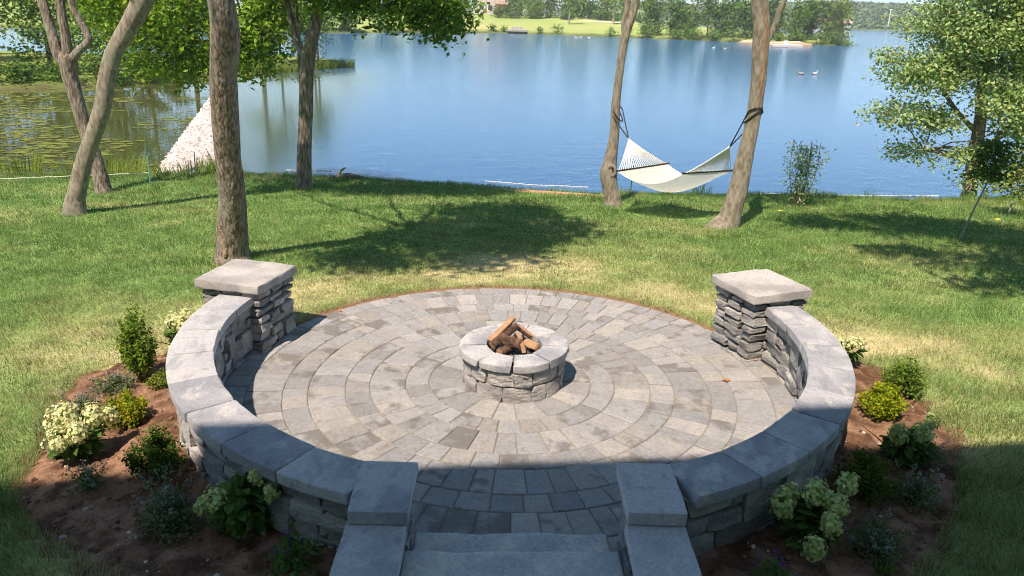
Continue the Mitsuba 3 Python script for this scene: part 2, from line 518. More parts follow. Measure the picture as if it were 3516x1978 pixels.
# planting beds
def soil_sheet(poly, seed, name, label):
    rng = np.random.default_rng(seed)
    x0, y0, x1, y1 = poly.bounds
    g = np.arange(0, max(x1 - x0, y1 - y0) + .05, .04)
    x, y = np.meshgrid(x0 + g, y0 + g); x, y = x.ravel(), y.ravel()
    big = poly.buffer(.14).difference(Point(0, 0).buffer(2.70))
    m = shapely.contains_xy(big, x, y)
    p = np.c_[x[m], y[m]]
    t = Delaunay(p)
    c = p[t.simplices].mean(1)
    f = t.simplices[shapely.contains_xy(big, c[:, 0], c[:, 1])]
    pp_ = shapely.points(p)
    d = shapely.distance(poly.exterior, pp_) * np.where(shapely.contains_xy(poly, p[:, 0], p[:, 1]), 1, -1)
    rr = np.hypot(p[:, 0], p[:, 1])
    z = lawn_z(p[:, 0], p[:, 1]) - .006 + .03 * np.clip(d / .3, -1, 1) + .05 * np.clip((3.2 - rr) / .4, 0, 1)
    q3 = np.c_[p, p[:, 0] * 0]
    cl = meshkit.fbm(q3 * 7 + seed, 3)
    z = z + (meshkit.fbm(q3 * 2.6 + seed, 3) - .5) * .07 + (cl - .5) * .075 + np.clip(meshkit.noise(q3 * 19 + 3) - .6, 0, 1) * .06
    v = np.c_[p, z]
    cr = np.cross(v[f[:, 1]] - v[f[:, 0]], v[f[:, 2]] - v[f[:, 0]])
    f[cr[:, 2] < 0] = f[cr[:, 2] < 0][:, ::-1]
    one(name, (v, f), 'm_soil', label, 'planting bed', kind='structure', smooth=True)
    from scipy.interpolate import LinearNDInterpolator
    return LinearNDInterpolator(p, z), rng


SOIL_L, _ = soil_sheet(POLY_L, 11, 'planting_bed', 'bare brown soil bed curving round the outside of the left seat wall')
SOIL_R, _ = soil_sheet(POLY_R, 12, 'planting_bed', 'bare brown soil bed curving round the outside of the right seat wall')


def soil_z(x, y):
    z = float((SOIL_L if x < 0 else SOIL_R)(x, y))
    return z if z == z else float(lawn_z(x, y))


# crumbs and pebbles on the soil
ico = trimesh.creation.icosphere(subdivisions=0)
for side, poly in ((0, POLY_L), (1, POLY_R)):
    rng = np.random.default_rng(40 + side)
    mb, pb = MB(), MB()
    n = 0
    x0, y0, x1, y1 = poly.bounds
    while n < 900:
        x, y = rng.uniform(x0, x1), rng.uniform(y0, y1)
        if not poly.contains(Point(x, y)) or math.hypot(x, y) < 2.85:
            continue
        s = .006 + .022 * rng.uniform() ** 3
        v = ico.vertices * s * rng.uniform(.6, 1.2, (12, 1)) * np.array([1, 1, .7]) + [x, y, soil_z(x, y) + s * .2]
        if n % 12 == 0:
            pb.add(v * 1.0, ico.faces, np.array([.55, .5, .45]) * rng.uniform(.5, 1.1))
        else:
            mb.add(v, ico.faces, np.array([.16, .095, .062]) * rng.uniform(.5, 1.3))
        n += 1
    nm = 'left' if side == 0 else 'right'
    one('soil_crumbs', mb.get(), 'm_vc', f'loose clods of brown soil on the {nm} bed', 'soil', kind='stuff', color=mb.col())
    one('pebbles', pb.get(), 'm_vc', f'pale pebbles scattered on the soil of the {nm} bed', 'pebbles', kind='stuff', color=pb.col())

# ------------------------------------------------------------------ water
def plane(poly, z):
    t = trimesh.creation.triangulate_polygon(poly, engine='earcut')
    v, f = t
    v = np.c_[v, np.full(len(v), z)]
    cr = np.cross(v[f[:, 1]] - v[f[:, 0]], v[f[:, 2]] - v[f[:, 0]])
    f = np.where((cr[:, 2] < 0)[:, None], f[:, ::-1], f)
    return v, f


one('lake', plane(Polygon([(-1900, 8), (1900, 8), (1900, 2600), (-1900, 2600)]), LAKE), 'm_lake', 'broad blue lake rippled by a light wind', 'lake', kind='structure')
DAM = np.array([(-8.4, 13.0), (-9.65, 16.8), (-10.74, 20.2), (-12.05, 24.3), (-13.85, 30.0), (-16.2, 37.4), (-18.2, 43.5)])
POND = [tuple(p) for p in DAM] + [(-21, 54), (-27, 42), (-60, 34), (-90, 20), (-60, 8.5), (-8, 8.5)]
one('pond', plane(Polygon(POND), LAKE + .006), 'm_pond', 'still green pond left of the gravel bank, mirroring trees', 'pond', kind='structure')

# floating weed on the pond
rng = np.random.default_rng(5)
wb = MB()
pp = Polygon(POND).buffer(-.3)
nw = 0
while nw < 9000:
    x, y = rng.uniform(-40, -8.5), rng.uniform(11, 42)
    cover = meshkit.fbm(np.array([[x * .22, y * .45, 1.]]), 3)[0] + .30 * math.exp(-((y - 15) / 8) ** 2) + .12 * (x < -14) - .25 * (x > -13.5) * (y > 19)
    if cover < .60 + .10 * rng.uniform() or not pp.contains(Point(x, y)):
        nw += .03
        continue
    k = 9
    a = np.arange(k) * 2 * PI / k
    r = (.03 + .16 * rng.uniform() ** 2) * rng.uniform(.55, 1.25, k)
    v = np.c_[x + np.cos(a) * r * 1.5, y + np.sin(a) * r, np.full(k, LAKE + .016 + .0005 * (nw % 9))]
    v = np.vstack([v, [x, y, LAKE + .022]])
    f = np.stack([np.full(k, k), np.arange(k), (np.arange(k) + 1) % k], 1)
    wb.add(v, f, np.array([.12, .14, .035]) * rng.uniform(.6, 1.15))
    nw += 1
one('pond_weed', wb.get(), 'm_vc', 'yellow green weed floating in mats on the still pond', 'pond weed', kind='stuff', color=wb.col())

# ------------------------------------------------------------------ patio of ring pavers
RINGS = [.40, .743, .957, 1.278, 1.492, 1.814, 2.028, 2.349, 2.563]
patio = thing('patio', 'round patio of grey and tan concrete pavers laid in rings', 'patio')
labels[patio]['kind'] = 'structure'
labels[patio].pop('category')


def disc(r, z, n=96):
    a = np.arange(n) * 2 * PI / n
    v = np.vstack([np.c_[np.cos(a) * r, np.sin(a) * r, a * 0 + z], [[0, 0, z]]])
    return v, np.stack([np.arange(n), (np.arange(n) + 1) % n, np.full(n, n)], 1)


rng = np.random.default_rng(21)
mb = MB()
v, f = disc(2.575, -.012)
mb.add(v, f, np.array([.27, .225, .17]))
v = np.array([[-1.0, -3.9, -.0125], [1.0, -3.9, -.0125], [1.0, -2.2, -.0125], [-1.0, -2.2, -.0125]])
mb.add(v, [[0, 1, 2, 3]], np.array([.27, .225, .17]))
for s0, s1 in ((164, 254), (-72, 16)):
    a = np.radians(np.linspace(s0, s1, 30))
    v = np.vstack([np.c_[np.cos(a) * r, np.sin(a) * r, a * 0 - .0135] for r in (2.55, 2.75)])
    mb.add(v, [(q, q + 30, q + 31, q + 1) for q in range(29)], np.array([.20, .17, .135]))
part('joint_sand', patio, mb.get(), 'm_vc', color=mb.col())


def paver(r0, r1, a0, a1, g=.0035):
    """A wedge between two radii and two angles with worn, chamfered edges."""
    k = 3
    rm = (r0 + r1) / 2
    out = []
    for z, inset in ((-.05, g), (-.006, g), (0.0, g + .007)):
        i = inset
        A0, A1 = a0 + i / rm, a1 - i / rm
        aa = np.linspace(A0, A1, k)
        out.append(np.r_[np.c_[np.cos(aa) * (r0 + i), np.sin(aa) * (r0 + i), aa * 0 + z], np.c_[np.cos(aa[::-1]) * (r1 - i), np.sin(aa[::-1]) * (r1 - i), aa * 0 + z]])
    n = 2 * k
    v = np.vstack(out)
    v[:, :2] += (rng.uniform(-1, 1, (n, 2)) * .0028)[np.r_[np.arange(n), np.arange(n), np.arange(n)]]
    dz = rng.uniform(-.0025, .0025); tx, ty = rng.uniform(-.012, .012, 2)
    c = v.mean(0)
    v[:, 2] += dz + (v[:, 0] - c[0]) * tx + (v[:, 1] - c[1]) * ty
    f = []
    for l in range(2):
        for m in range(n):
            f.append((l * n + m, l * n + (m + 1) % n, (l + 1) * n + (m + 1) % n, (l + 1) * n + m))
    top = 2 * n
    f3 = []
    for q4 in f:
        f3 += [(q4[0], q4[2], q4[1]), (q4[0], q4[3], q4[2])]
    for m in range(k - 1):
        p0, p1, p2, p3 = top + m, top + m + 1, top + n - 2 - m, top + n - 1 - m
        f3 += [(p0, p2, p1), (p0, p3, p2)]
    f3 = np.array(f3)
    cr = np.cross(v[f3[-1, 1]] - v[f3[-1, 0]], v[f3[-1, 2]] - v[f3[-1, 0]])
    if cr[2] < 0:
        f3 = f3[:, ::-1]
    return v, f3


def arc_cells(r, mean, rng, lo=.75, hi=1.3):
    n = int(round(2 * PI * r / mean))
    w = rng.uniform(lo, hi, n); w = w / w.sum() * 2 * PI
    return np.r_[0, np.cumsum(w)] + rng.uniform(0, 1)


cells = []
for k in range(8):
    r0, r1 = RINGS[k], RINGS[k + 1]
    rm = (r0 + r1) / 2
    A = arc_cells(rm, .196, rng)
    for a0, a1 in zip(A[:-1], A[1:]):
        am = math.degrees((a0 + a1) / 2) % 360
        if k == 7 and (206 < am < 250 or 292 < am < 318):
            continue                      # quite hidden by the seat walls' near halves
        if k == 0 and 40 < am < 140:
            continue                      # hidden by the fire pit
        v, f = paver(r0, r1, a0, a1)
        tone = rng.uniform() if rng.uniform() > .07 else 0
        stain = rng.uniform() ** 2.2
        P3 = v.mean(0) - CAM
        cells.append((((r1 - r0) * (a1 - a0) * rm) * (-P3[2]) / np.linalg.norm(P3) ** 3, v, f, np.array([tone, stain])))
# the rings run on towards the steps
for r0, r1 in ((2.563, 2.78),):
    A = arc_cells((r0 + r1) / 2, .20, rng)
    for a0, a1 in zip(A[:-1], A[1:]):
        am = math.degrees((a0 + a1) / 2) % 360
        if 258 < am < 283:
            v, f = paver(r0, r1, a0, a1)
            P3 = v.mean(0) - CAM
            cells.append((((r1 - r0) * (a1 - a0) * r0) * (-P3[2]) / np.linalg.norm(P3) ** 3, v, f, np.array([rng.uniform(), rng.uniform() * .7])))
cells.sort(key=lambda c: -c[0])
for c in cells[:298]:
    part('paver', patio, c[1:3], 'm_paver', uv=c[3])
mb, us = MB(), []
for c in cells[298:]:
    mb.add(c[1], c[2]); us.append(np.tile(c[3], (len(c[1]), 1)))
if us:
    part('far_pavers', patio, mb.get(), 'm_paver', uv=np.vstack(us), kind='stuff', label='the pavers farthest from the steps')

# ------------------------------------------------------------------ seat walls
CAP_T, CAP_B, RI, RO = .58, .495, 2.515, 2.865


def wall_piece(r0, r1, a0, a1, z0, z1, n, rng, rad, amp, freq=9., strat=1., jit=0., chips=0, depth=.03):
    """A stone bent round the patio's centre."""
    rm = (r0 + r1) / 2
    v, f = rough_block((a1 - a0) * rm, r1 - r0, z1 - z0, n, rng, rad, amp, freq, strat)
    if chips:
        v = chip(v, rng, chips, depth, [(0, 1, 0), (0, -1, 0), (0, 1, 0), (0, -1, 0), (0, 0, 1), (1, 0, 0), (-1, 0, 0)])
    s, t, z = v.T
    a = (a0 + a1) / 2 + s / rm
    r = rm + t + jit
    return np.c_[r * np.cos(a), r * np.sin(a), (z0 + z1) / 2 + z], f[:, ::-1]


def build_wall(A0, A1, label, seed, caps):
    rng = np.random.default_rng(seed)
    t = thing('seat_wall', label, 'wall', 'curved stone seat walls')
    edges = np.radians(np.linspace(A0, A1, caps + 1))
    for k in range(caps):
        v, f = wall_piece(RI, RO, edges[k] + .0012, edges[k + 1] - .0012, CAP_B + rng.uniform(-.003, .003), CAP_T + rng.uniform(-.004, .004), (16, 10, 5), rng, .008, .006, 11., 1., 0., 5, .012)
        part('cap_stone', t, split_shade(v, f, 40), 'm_cap', smooth=True, uv=np.array([rng.uniform(), rng.uniform()]))
    # rubble core
    a = np.radians(np.linspace(A0 + (1 if A1 > A0 else -1) * .6, A1 - .6, 40))
    vs = np.vstack([np.c_[np.cos(a) * r, np.sin(a) * r, a * 0 + z] for r, z in ((RI + .125, -.15), (RI + .125, CAP_B - .01), (RO - .125, CAP_B - .01), (RO - .125, -.15))])
    n = len(a); fs = []
    for l in range(3):
        for m in range(n - 1):
            fs.append((l * n + m, l * n + m + 1, (l + 1) * n + m + 1, (l + 1) * n + m))
    part('wall_core', t, (vs, np.array(fs)), 'm_dark', label='dark mortar behind the stones')
    zs = [-.14, .02, .13, .25, .375, CAP_B]
    L = math.radians(A1 - A0) * 2.69
    open_ = [[] for _ in range(4)]
    for face in (0, 1):
        blocked = []
        for c in range(5):
            x = 0.
            while x < L - .02:
                w = min(rng.uniform(.14, .36), L - x)
                if L - x - w < .12: w = L - x
                b = next((q for q in blocked if q[0] < x + w - .04 and q[1] > x + .04 and q[2] == c), None)
                if b:
                    if b[0] - x > .03: w = b[0] - x
                    else:
                        x = b[1]; continue
                hi = c + 1
                if c in (1, 2, 3) and rng.uniform() < .20:
                    hi = c + 2; blocked.append((x, x + w, c + 1))
                a0, a1 = math.radians(A0) + x / 2.69, math.radians(A0) + (x + w) / 2.69
                p = rng.uniform(-.022, .018)
                r0, r1 = ((RI + .045, RI + .17), (RO - .17, RO - .04))[face]
                p = p if face else -p
                v, f = wall_piece(r0, r1, a0 - .0004, a1 + .0004, zs[c] + rng.uniform(-.004, .004), zs[hi] - rng.uniform(-.003, .004), (10, 4, 8), rng, .009, .022, 11., 2.2, p, 12, .030)
                part('stone', t, split_shade(v, f), 'm_stone', smooth=True, uv=np.array([rng.uniform(), rng.uniform()]))
                x += w
    return t


B['m_dark'] = principled(rgb(.27, .26, .25), .95, .1)
build_wall(167, 251.5, 'curved rough stone seat wall with smooth grey caps, left of the fire pit', 31, 8)
build_wall(-67.5, 13.5, 'curved rough stone seat wall with smooth grey caps, right of the fire pit', 32, 8)


def put(v, a, x, y, z=0):
    return rotz(v, a) + np.array([x, y, z])


# ------------------------------------------------------------------ pillars at the far ends of the seat walls
def pillar(x, y, a, label, seed):
    rng = np.random.default_rng(seed)
    t = thing('stone_pillar', label, 'pillar', 'stone pillars at the ends of the seat walls')
    v, f = rough_block(.715, .715, .09, (22, 22, 5), rng, .018, .013, 9., 1.5)
    v = chip(v, rng, 14, .022, [(1, 0, 0), (-1, 0, 0), (0, 1, 0), (0, -1, 0)])
    v[:, 2] += .012 * np.exp(-(v[:, 0] ** 2 + v[:, 1] ** 2) / .08) * (v[:, 2] > 0)
    part('cap_stone', t, split_shade(put(v, a, x, y, .668), f, 40), 'm_pillar_cap', smooth=True, uv=np.array([rng.uniform(.5, 1), .5]))
    v, f = cube_grid(1, 1, 1)
    part('wall_core', t, (put(v * [.22, .22, .36], a, x, y, .245), f), 'm_dark')
    zs = np.array([-.08, .03, .115, .21, .30, .375, .47, .545, .612])
    W, D = .64, .19
    for c in range(8):
        for s in range(4):
            # pinwheel: one long side per face, ending at the next face's stone
            cut = rng.uniform(.28, .62) * (W - D)
            for (u0, u1) in ((0, cut), (cut, W - D)):
                l = u1 - u0
                v, f = rough_block(l - .008, D, zs[c + 1] - zs[c] - .010, (9, 5, 6), rng, .008, .022, 10., 2.6)
                v = chip(v, rng, 11, .034, [(0, 1, 0), (0, 1, 0), (0, 1, 0), (1, 0, 0), (-1, 0, 0), (0, 0, 1)])
                v = v + [-W / 2 + D * (c % 2) + (u0 + u1) / 2, W / 2 - D / 2 + rng.uniform(-.012, .028), (zs[c] + zs[c + 1]) / 2]
                part('stone', t, split_shade(put(v, a + s * PI / 2, x, y), f), 'm_stone', smooth=True, uv=np.array([rng.uniform(), rng.uniform()]))
    return t


def pillar_cap_col(p, n, uv):
    m = fbm(p.x * 4 + 3, p.y * 4, p.z * 3, 3)
    g = fbm(p.x * 70, p.y * 70, p.z * 70, 2)
    c = mix((.28, .27, .265), (.41, .395, .38), smoothstep(.3, .68, m))
    return c * (.8 + .34 * g)


B['m_pillar_cap'] = principled(proc(pillar_cap_col), .88, .2)
pillar(-2.64, .80, math.radians(-14), 'square stone pillar with a flat pale cap ending the left seat wall', 51)
pillar(2.505, .945, math.radians(22), 'square stone pillar with a flat pale cap ending the right seat wall', 52)


# ------------------------------------------------------------------ cheek walls and steps
def cheek(x0, x1, yaw, label, seed):
    rng = np.random.default_rng(seed)
    t = thing('step_wall', label, 'wall', 'low walls beside the steps')
    xm, w = (x0 + x1) / 2, x1 - x0
    off = yaw * xm
    for (ya, yb, zt) in ((-2.86, -2.33, .58), (-3.62, -2.80, .490), (-4.3, -3.63, .492)):
        v, f = rough_block(w, yb - ya - .006, .085, (14, 16, 5), rng, .008, .006, 10., 1.)
        v = chip(v, rng, 6, .012, [(1, 0, 0), (-1, 0, 0), (0, 1, 0)])
        part('cap_stone', t, split_shade(put(v, yaw * .3, xm, (ya + yb) / 2 + off, zt - .0425), f, 40), 'm_cap', smooth=True, uv=np.array([rng.uniform(), rng.uniform()]))
    v, f = cube_grid(1, 1, 1)
    part('wall_core', t, (v * [w / 2 - .115, .95, .24] + [xm, -3.35 + off, .16], f), 'm_dark')
    zs = [-.1, .06, .23, .40, .492]
    for side in (-1, 1):
        for c in range(4):
            y = -2.36
            while y > -4.3:
                l = min(rng.uniform(.2, .45), y + 4.3)
                if y + 4.3 - l < .12: l = y + 4.3
                top = zs[c + 1] - .006
                if c == 3:
                    if y - l < -2.86 and y > -2.86: l = max(y + 2.86, .02)
                    top = .49 if y > -2.86 else .402
                    if y <= -2.86: break
                if l > .05:
                    v, f = rough_block(.13, l - .008, top - zs[c] - .004, (5, 9, 7), rng, .010, .022, 9., 2.2)
                    v = chip(v, rng, 10, .035, [(side, 0, 0), (side, 0, 0), (0, 1, 0), (0, -1, 0), (0, 0, 1)])
                    part('stone', t, split_shade(v + [xm + side * (w / 2 - .09 + rng.uniform(-.01, .012)), y - l / 2 + off, (zs[c] + top) / 2], f), 'm_stone', smooth=True, uv=np.array([rng.uniform(), rng.uniform()]))
                y -= l
    # the end that faces the patio
    for c in range(3):
        v, f = rough_block(w - .10, .09, zs[c + 1] - zs[c] - .008, (9, 3, 7), rng, .010, .022, 9., 2.2)
        v = chip(v, rng, 9, .03, [(0, 1, 0)])
        part('stone', t, split_shade(v + [xm, -2.40 + off, (zs[c] + zs[c + 1]) / 2], f), 'm_stone', smooth=True, uv=np.array([rng.uniform(), rng.uniform()]))
    return t


cheek(-.895, -.555, .03, 'low stone wall with grey caps along the left side of the steps', 61)
cheek(.675, 1.015, .05, 'low stone wall with grey caps along the right side of the steps', 62)
rng = np.random.default_rng(63)
steps = thing('stone_steps', 'broad grey stone steps leading down onto the patio', 'steps')
for (x0, x1, ya, yb, z0, z1) in ((-.545, .635, -3.3, -2.47, -.02, .17), (-.553, .664, -4.2, -2.86, .172, .34)):
    v, f = rough_block(x1 - x0, yb - ya, z1 - z0, (28, 20, 6), rng, .022, .016, 5., 1.5)
    part('step_slab', steps, (put(v, .035, (x0 + x1) / 2, (ya + yb) / 2, (z0 + z1) / 2), f), 'm_slab', smooth=True, uv=np.array([.5, .5]))

# ------------------------------------------------------------------ fire pit
rng = np.random.default_rng(71)
pit = thing('fire_pit', 'round grey stone fire pit in the middle of the patio', 'fire pit')
PX, PY = .026, .005


def ring_piece(*a, **k):  # a wall piece moved to the pit's centre
    v, f = wall_piece(*a, **k)
    return v + [PX, PY, 0], f


js = np.radians([-91, -50, -4, 36, 72, 112, 150, 190, 232, 269])
for a0, a1 in zip(js[:-1], js[1:]):
    v, f = ring_piece(.247, .503, a0 + .004, a1 - .004, .298 + rng.uniform(-.002, .002), .374 + rng.uniform(-.003, .003), (14, 8, 6), rng, .016, .010, 9., 1., 0., 7, .022)
    part('cap_stone', pit, split_shade(v, f, 40), 'm_cap', smooth=True, uv=np.array([rng.uniform(.3, 1), rng.uniform()]))
for c, (z0, z1) in enumerate(((-.03, .145), (.149, .297))):
    A = np.cumsum(np.r_[rng.uniform(0, 1), rng.uniform(.7, 1.35, 13)]); A = A[0] + (A - A[0]) / (A[-1] - A[0]) * 2 * PI
    for a0, a1 in zip(A[:-1], A[1:]):
        v, f = ring_piece(.31, .462 + rng.uniform(-.008, .012), a0 + .002, a1 - .002, z0, z1 - rng.uniform(-.003, .004), (11, 4, 10), rng, .010, .020, 11., 1.8, 0., 11, .024)
        part('stone', pit, split_shade(v, f), 'm_stone', smooth=True, uv=np.array([rng.uniform(.5, 1), rng.uniform()]))
a = np.arange(40) * 2 * PI / 40
v = np.vstack([np.c_[np.cos(a) * .262 + PX, np.sin(a) * .262 + PY, a * 0 + z] for z in (.30, .10)] + [[[PX, PY, .22]]])
k = np.arange(40)
f = np.vstack([np.stack([k, (k + 1) % 40, 40 + (k + 1) % 40], 1), np.stack([k, 40 + (k + 1) % 40, 40 + k], 1)])
v2, f2 = cube_grid(1, 1, 1)
A2 = np.arange(41) * 2 * PI / 40
v2 = np.vstack([np.c_[np.cos(A2) * r + PX, np.sin(A2) * r + PY, A2 * 0 + z] for r, z in ((.43, -.05), (.43, .292))])
part('wall_core', pit, (v2, np.array([(q, q + 1, q + 42, q + 41) for q in range(40)])), 'm_dark')
part('liner', pit, (v[:80], f), 'm_black', label='dark metal ring lining the fire pit')
v, f = disc(.262, .235, 40)
part('burner_pan', pit, (v + [PX, PY, 0], f), 'm_black')
mb = MB()
for q in range(230):
    r, an = .245 * math.sqrt(rng.uniform()), rng.uniform(0, 2 * PI)
    s = rng.uniform(.016, .034)
    v = ico.vertices * s * rng.uniform(.7, 1.2, (12, 1)) + [PX + r * math.cos(an), PY + r * math.sin(an), .25 + rng.uniform(0, .03)]
    mb.add(v, ico.faces, np.array([.10, .10, .105]) * rng.uniform(.4, 1.9))
one('lava_rocks', mb.get(), 'm_vc', 'grey lava rocks lying under the logs in the fire pit', 'lava rocks', kind='stuff', color=mb.col())


def fire_log(P0, P1, r, label, seed, split=None, bend=0., flat=0.):
    """A log from P0 to P1; split gives the side (a direction) that is cleft and shows bare wood."""
    rng = np.random.default_rng(seed)
    P0, P1 = np.array(P0, float), np.array(P1, float)
    n, sides = 16, 14
    s = np.linspace(0, 1, n)
    P = P0 + (P1 - P0) * s[:, None]
    P[:, 2] += bend * np.sin(s * PI)
    R = r * (1 + .10 * (meshkit.noise(np.c_[s * 4, s * 0, s * 0 + seed]) - .5) * 2)
    v, f = tube(P, R, sides)
    m = n * sides
    ring = np.arange(m) // sides
    d = v[:m] - P[ring]
    o = rng.uniform(0, 50, 3)
    v[:m] = P[ring] + d * (1 + (meshkit.fbm(np.c_[d / r * 1.6, s[ring] * 5] [:, [0, 1, 3]] + o, 3) - .5) * .34)[:, None]
    uv = np.zeros((len(v), 2)); uv[:, 0] = rng.uniform()
    if split is not None:
        w = np.array(split, float); w /= np.linalg.norm(w)
        h = (d @ w) / r
        cutv = h > .25
        d2 = v[:m] - P[ring]
        v[:m] = np.where(cutv[:, None], v[:m] - w * ((d2 @ w) - .28 * r).clip(0)[:, None], v[:m])
        uv[:m, 1] = np.where(cutv, 1., 0.)
    # sawn ends show bare wood: duplicate the end rings
    e0, e1 = v[:sides].copy(), v[m - sides:m].copy()
    nn = len(v)
    f = f[:-2 * sides]
    v2 = np.vstack([v, e0, e1])
    uv2 = np.vstack([uv, np.tile([uv[0, 0], 1.], (2 * sides, 1))]); uv2[m:m + 2, 1] = 1
    k = np.arange(sides)
    f = np.vstack([f, np.stack([k * 0 + m, nn + (k + 1) % sides, nn + k], 1), np.stack([k * 0 + m + 1, nn + sides + k, nn + sides + (k + 1) % sides], 1)])
    one('fire_log', (v2, f), 'm_wood', label, 'log', smooth=False, uv=uv2)


fire_log((-.175, -.08, .375), (.045, .10, .505), .037, 'dark brown bark log lying just under the long pale split log', 81)
fire_log((-.20, -.035, .405), (.012, .13, .57), .034, 'long pale split log leaning across the top of the fire pit', 82, split=(-.5, -.35, .8))
fire_log((-.055, .0, .40), (.085, -.085, .395), .050, 'thick bark log with a sawn end in the middle of the fire pit', 83)
fire_log((.05, .13, .50), (.20, .075, .41), .038, 'log with a pale split top at the back right of the pile', 84, split=(.5, .1, .8))
fire_log((.135, .055, .36), (.235, -.035, .352), .040, 'short log with a pale end at the right edge of the fire pit', 85, split=(.2, -.8, .55))
fire_log((-.01, -.04, .35), (-.105, -.125, .332), .040, 'small stub with a pale sawn end at the front left of the pile', 86)
fire_log((.055, .01, .47), (.115, -.125, .335), .022, 'thin pale peeled branch leaning down in front of the pile', 87, split=(.4, -.6, .6), bend=.02)

# ------------------------------------------------------------------ the house behind the viewer, whose eaves shade the near ground
def box(x0, x1, y0, y1, z0, z1):
    v = np.array([[x, y, z] for x in (x0, x1) for y in (y0, y1) for z in (z0, z1)], float)
    f = np.array([[0, 1, 3, 2], [4, 6, 7, 5], [0, 4, 5, 1], [2, 3, 7, 6], [0, 2, 6, 4], [1, 5, 7, 3]])
    return v, f


HA = .118
EZ = 10.2
HY = -1.64 - .545 * EZ


def hput(vf):
    return rotz(vf[0], HA) + np.array([0, HY, 0]), vf[1]


house = thing('house', 'tall pale house standing behind the patio steps', 'house')
part('wall', house, hput(box(-15, 15, -11, -.75, -.5, EZ - .05)), 'm_siding')
ridge = np.array([[-15.6, 0, EZ], [15.6, 0, EZ], [15.6, -6, EZ + 3.2], [-15.6, -6, EZ + 3.2], [-15.6, -12, EZ], [15.6, -12, EZ]])
rv = np.vstack([ridge, ridge + [0, 0, .22]])
rf = [(0, 1, 2, 3), (3, 2, 5, 4), (6, 9, 8, 7), (9, 10, 11, 8), (0, 6, 7, 1), (4, 5, 11, 10), (0, 3, 9, 6), (3, 4, 10, 9), (1, 7, 8, 2), (2, 8, 11, 5)]
part('roof', house, hput((rv, np.array(rf))), 'm_roof')
B['m_siding'] = two(principled(rgb(.55, .52, .47), .8, .2))
B['m_roof'] = two(principled(rgb(.12, .11, .10), .9, .1))
for wx in (-11, -6, 5, 10):
    for wz in (1.2, 4.2, 7.2):
        w = part('window', house, hput(box(wx - .6, wx + .6, -.76, -.70, wz, wz + 1.5)), 'm_white')
        part('pane', w, hput(box(wx - .52, wx + .52, -.699, -.69, wz + .08, wz + 1.42)), 'm_glass')


# ------------------------------------------------------------------ trees
def limb(mb, P0, P1, r0, r1, rng, sides=7, sag=.0, wob=.06):
    P0, P1 = np.asarray(P0, float), np.asarray(P1, float)
    L = np.linalg.norm(P1 - P0)
    n = max(5, int(L / .25))
    s = np.linspace(0, 1, n)[:, None]
    P = P0 + (P1 - P0) * s + np.array([0, 0, 1.]) * sag * L * np.sin(s * PI)
    P[1:-1] += rng.normal(size=(n - 2, 3)) * wob * min(L, 2) * .35
    v, f = tube(P, np.linspace(r0, r1, n), sides)
    mb.add(v, f)


def tree(name, label, cat, trunks, ells, n, size, cols, seed, group=None, bark='m_bark', twig=60, per=14, sig=.18, amp=.07, sides=20, wide=.55, var=.25, step=None, limbs=True, shell=.45):
    """trunks: lists of (x, y, z, r); the first carries the crown's limbs from its top."""
    rng = np.random.default_rng(seed)
    t = thing(name, label, cat, group)
    mb = MB()
    for k, tr in enumerate(trunks):
        tr = np.array(tr, float)
        v, f = bark_tube(tr[:, :3], tr[:, 3], rng, sides, step, amp)
        mb.add(v, f)
    C, S = crown_points(ells, n, rng, per, sig, shell) if n else (np.zeros((0, 3)), np.zeros((0, 3)))
    tops = np.array([np.array(tr)[-1] for tr in trunks], float)
    if limbs:
        for e in ells:
            k = np.argmin(np.linalg.norm(tops[:, :3] - np.array(e[:3]), axis=1))
            r = tops[k, 3]
            L = np.linalg.norm(tops[k, :3] - np.array(e[:3]))
            limb(mb, tops[k, :3], e[:3], max(.02, r * .42), max(.010, r * .16), rng, 8, .06 if e[2] < tops[k, 2] else -.03)
    if twig and len(S):
        E = np.asarray(ells, float)
        for q in rng.choice(len(S), min(twig, len(S)), replace=False):
            e = E[np.argmin((((S[q] - E[:, :3]) / E[:, 3:]) ** 2).sum(1)), :3]
            limb(mb, e + (S[q] - e) * .15, S[q], .014 * size / .09, .004 * size / .09, rng, 5, 0, .10)
    part('trunk', t, mb.get(), bark, smooth=True)
    if n:
        cols = np.asarray(cols, float)
        sp = np.floor(meshkit.noise(C * (.5 / max(.15, sig)) + 3) * .999 * len(cols)).astype(int)
        pick = np.where(rng.uniform(size=len(C)) < .5, sp, rng.integers(0, len(cols), len(C)))
        v, f, c = leaves(C, size, rng, cols[pick], var, wide=wide)
        part('crown', t, (v, f), 'm_leaf', color=c, kind='stuff' if False else None)
    return t


def gz(x, y, z, r):
    return (x, y, float(lawn_z(x, y)) + z, r)


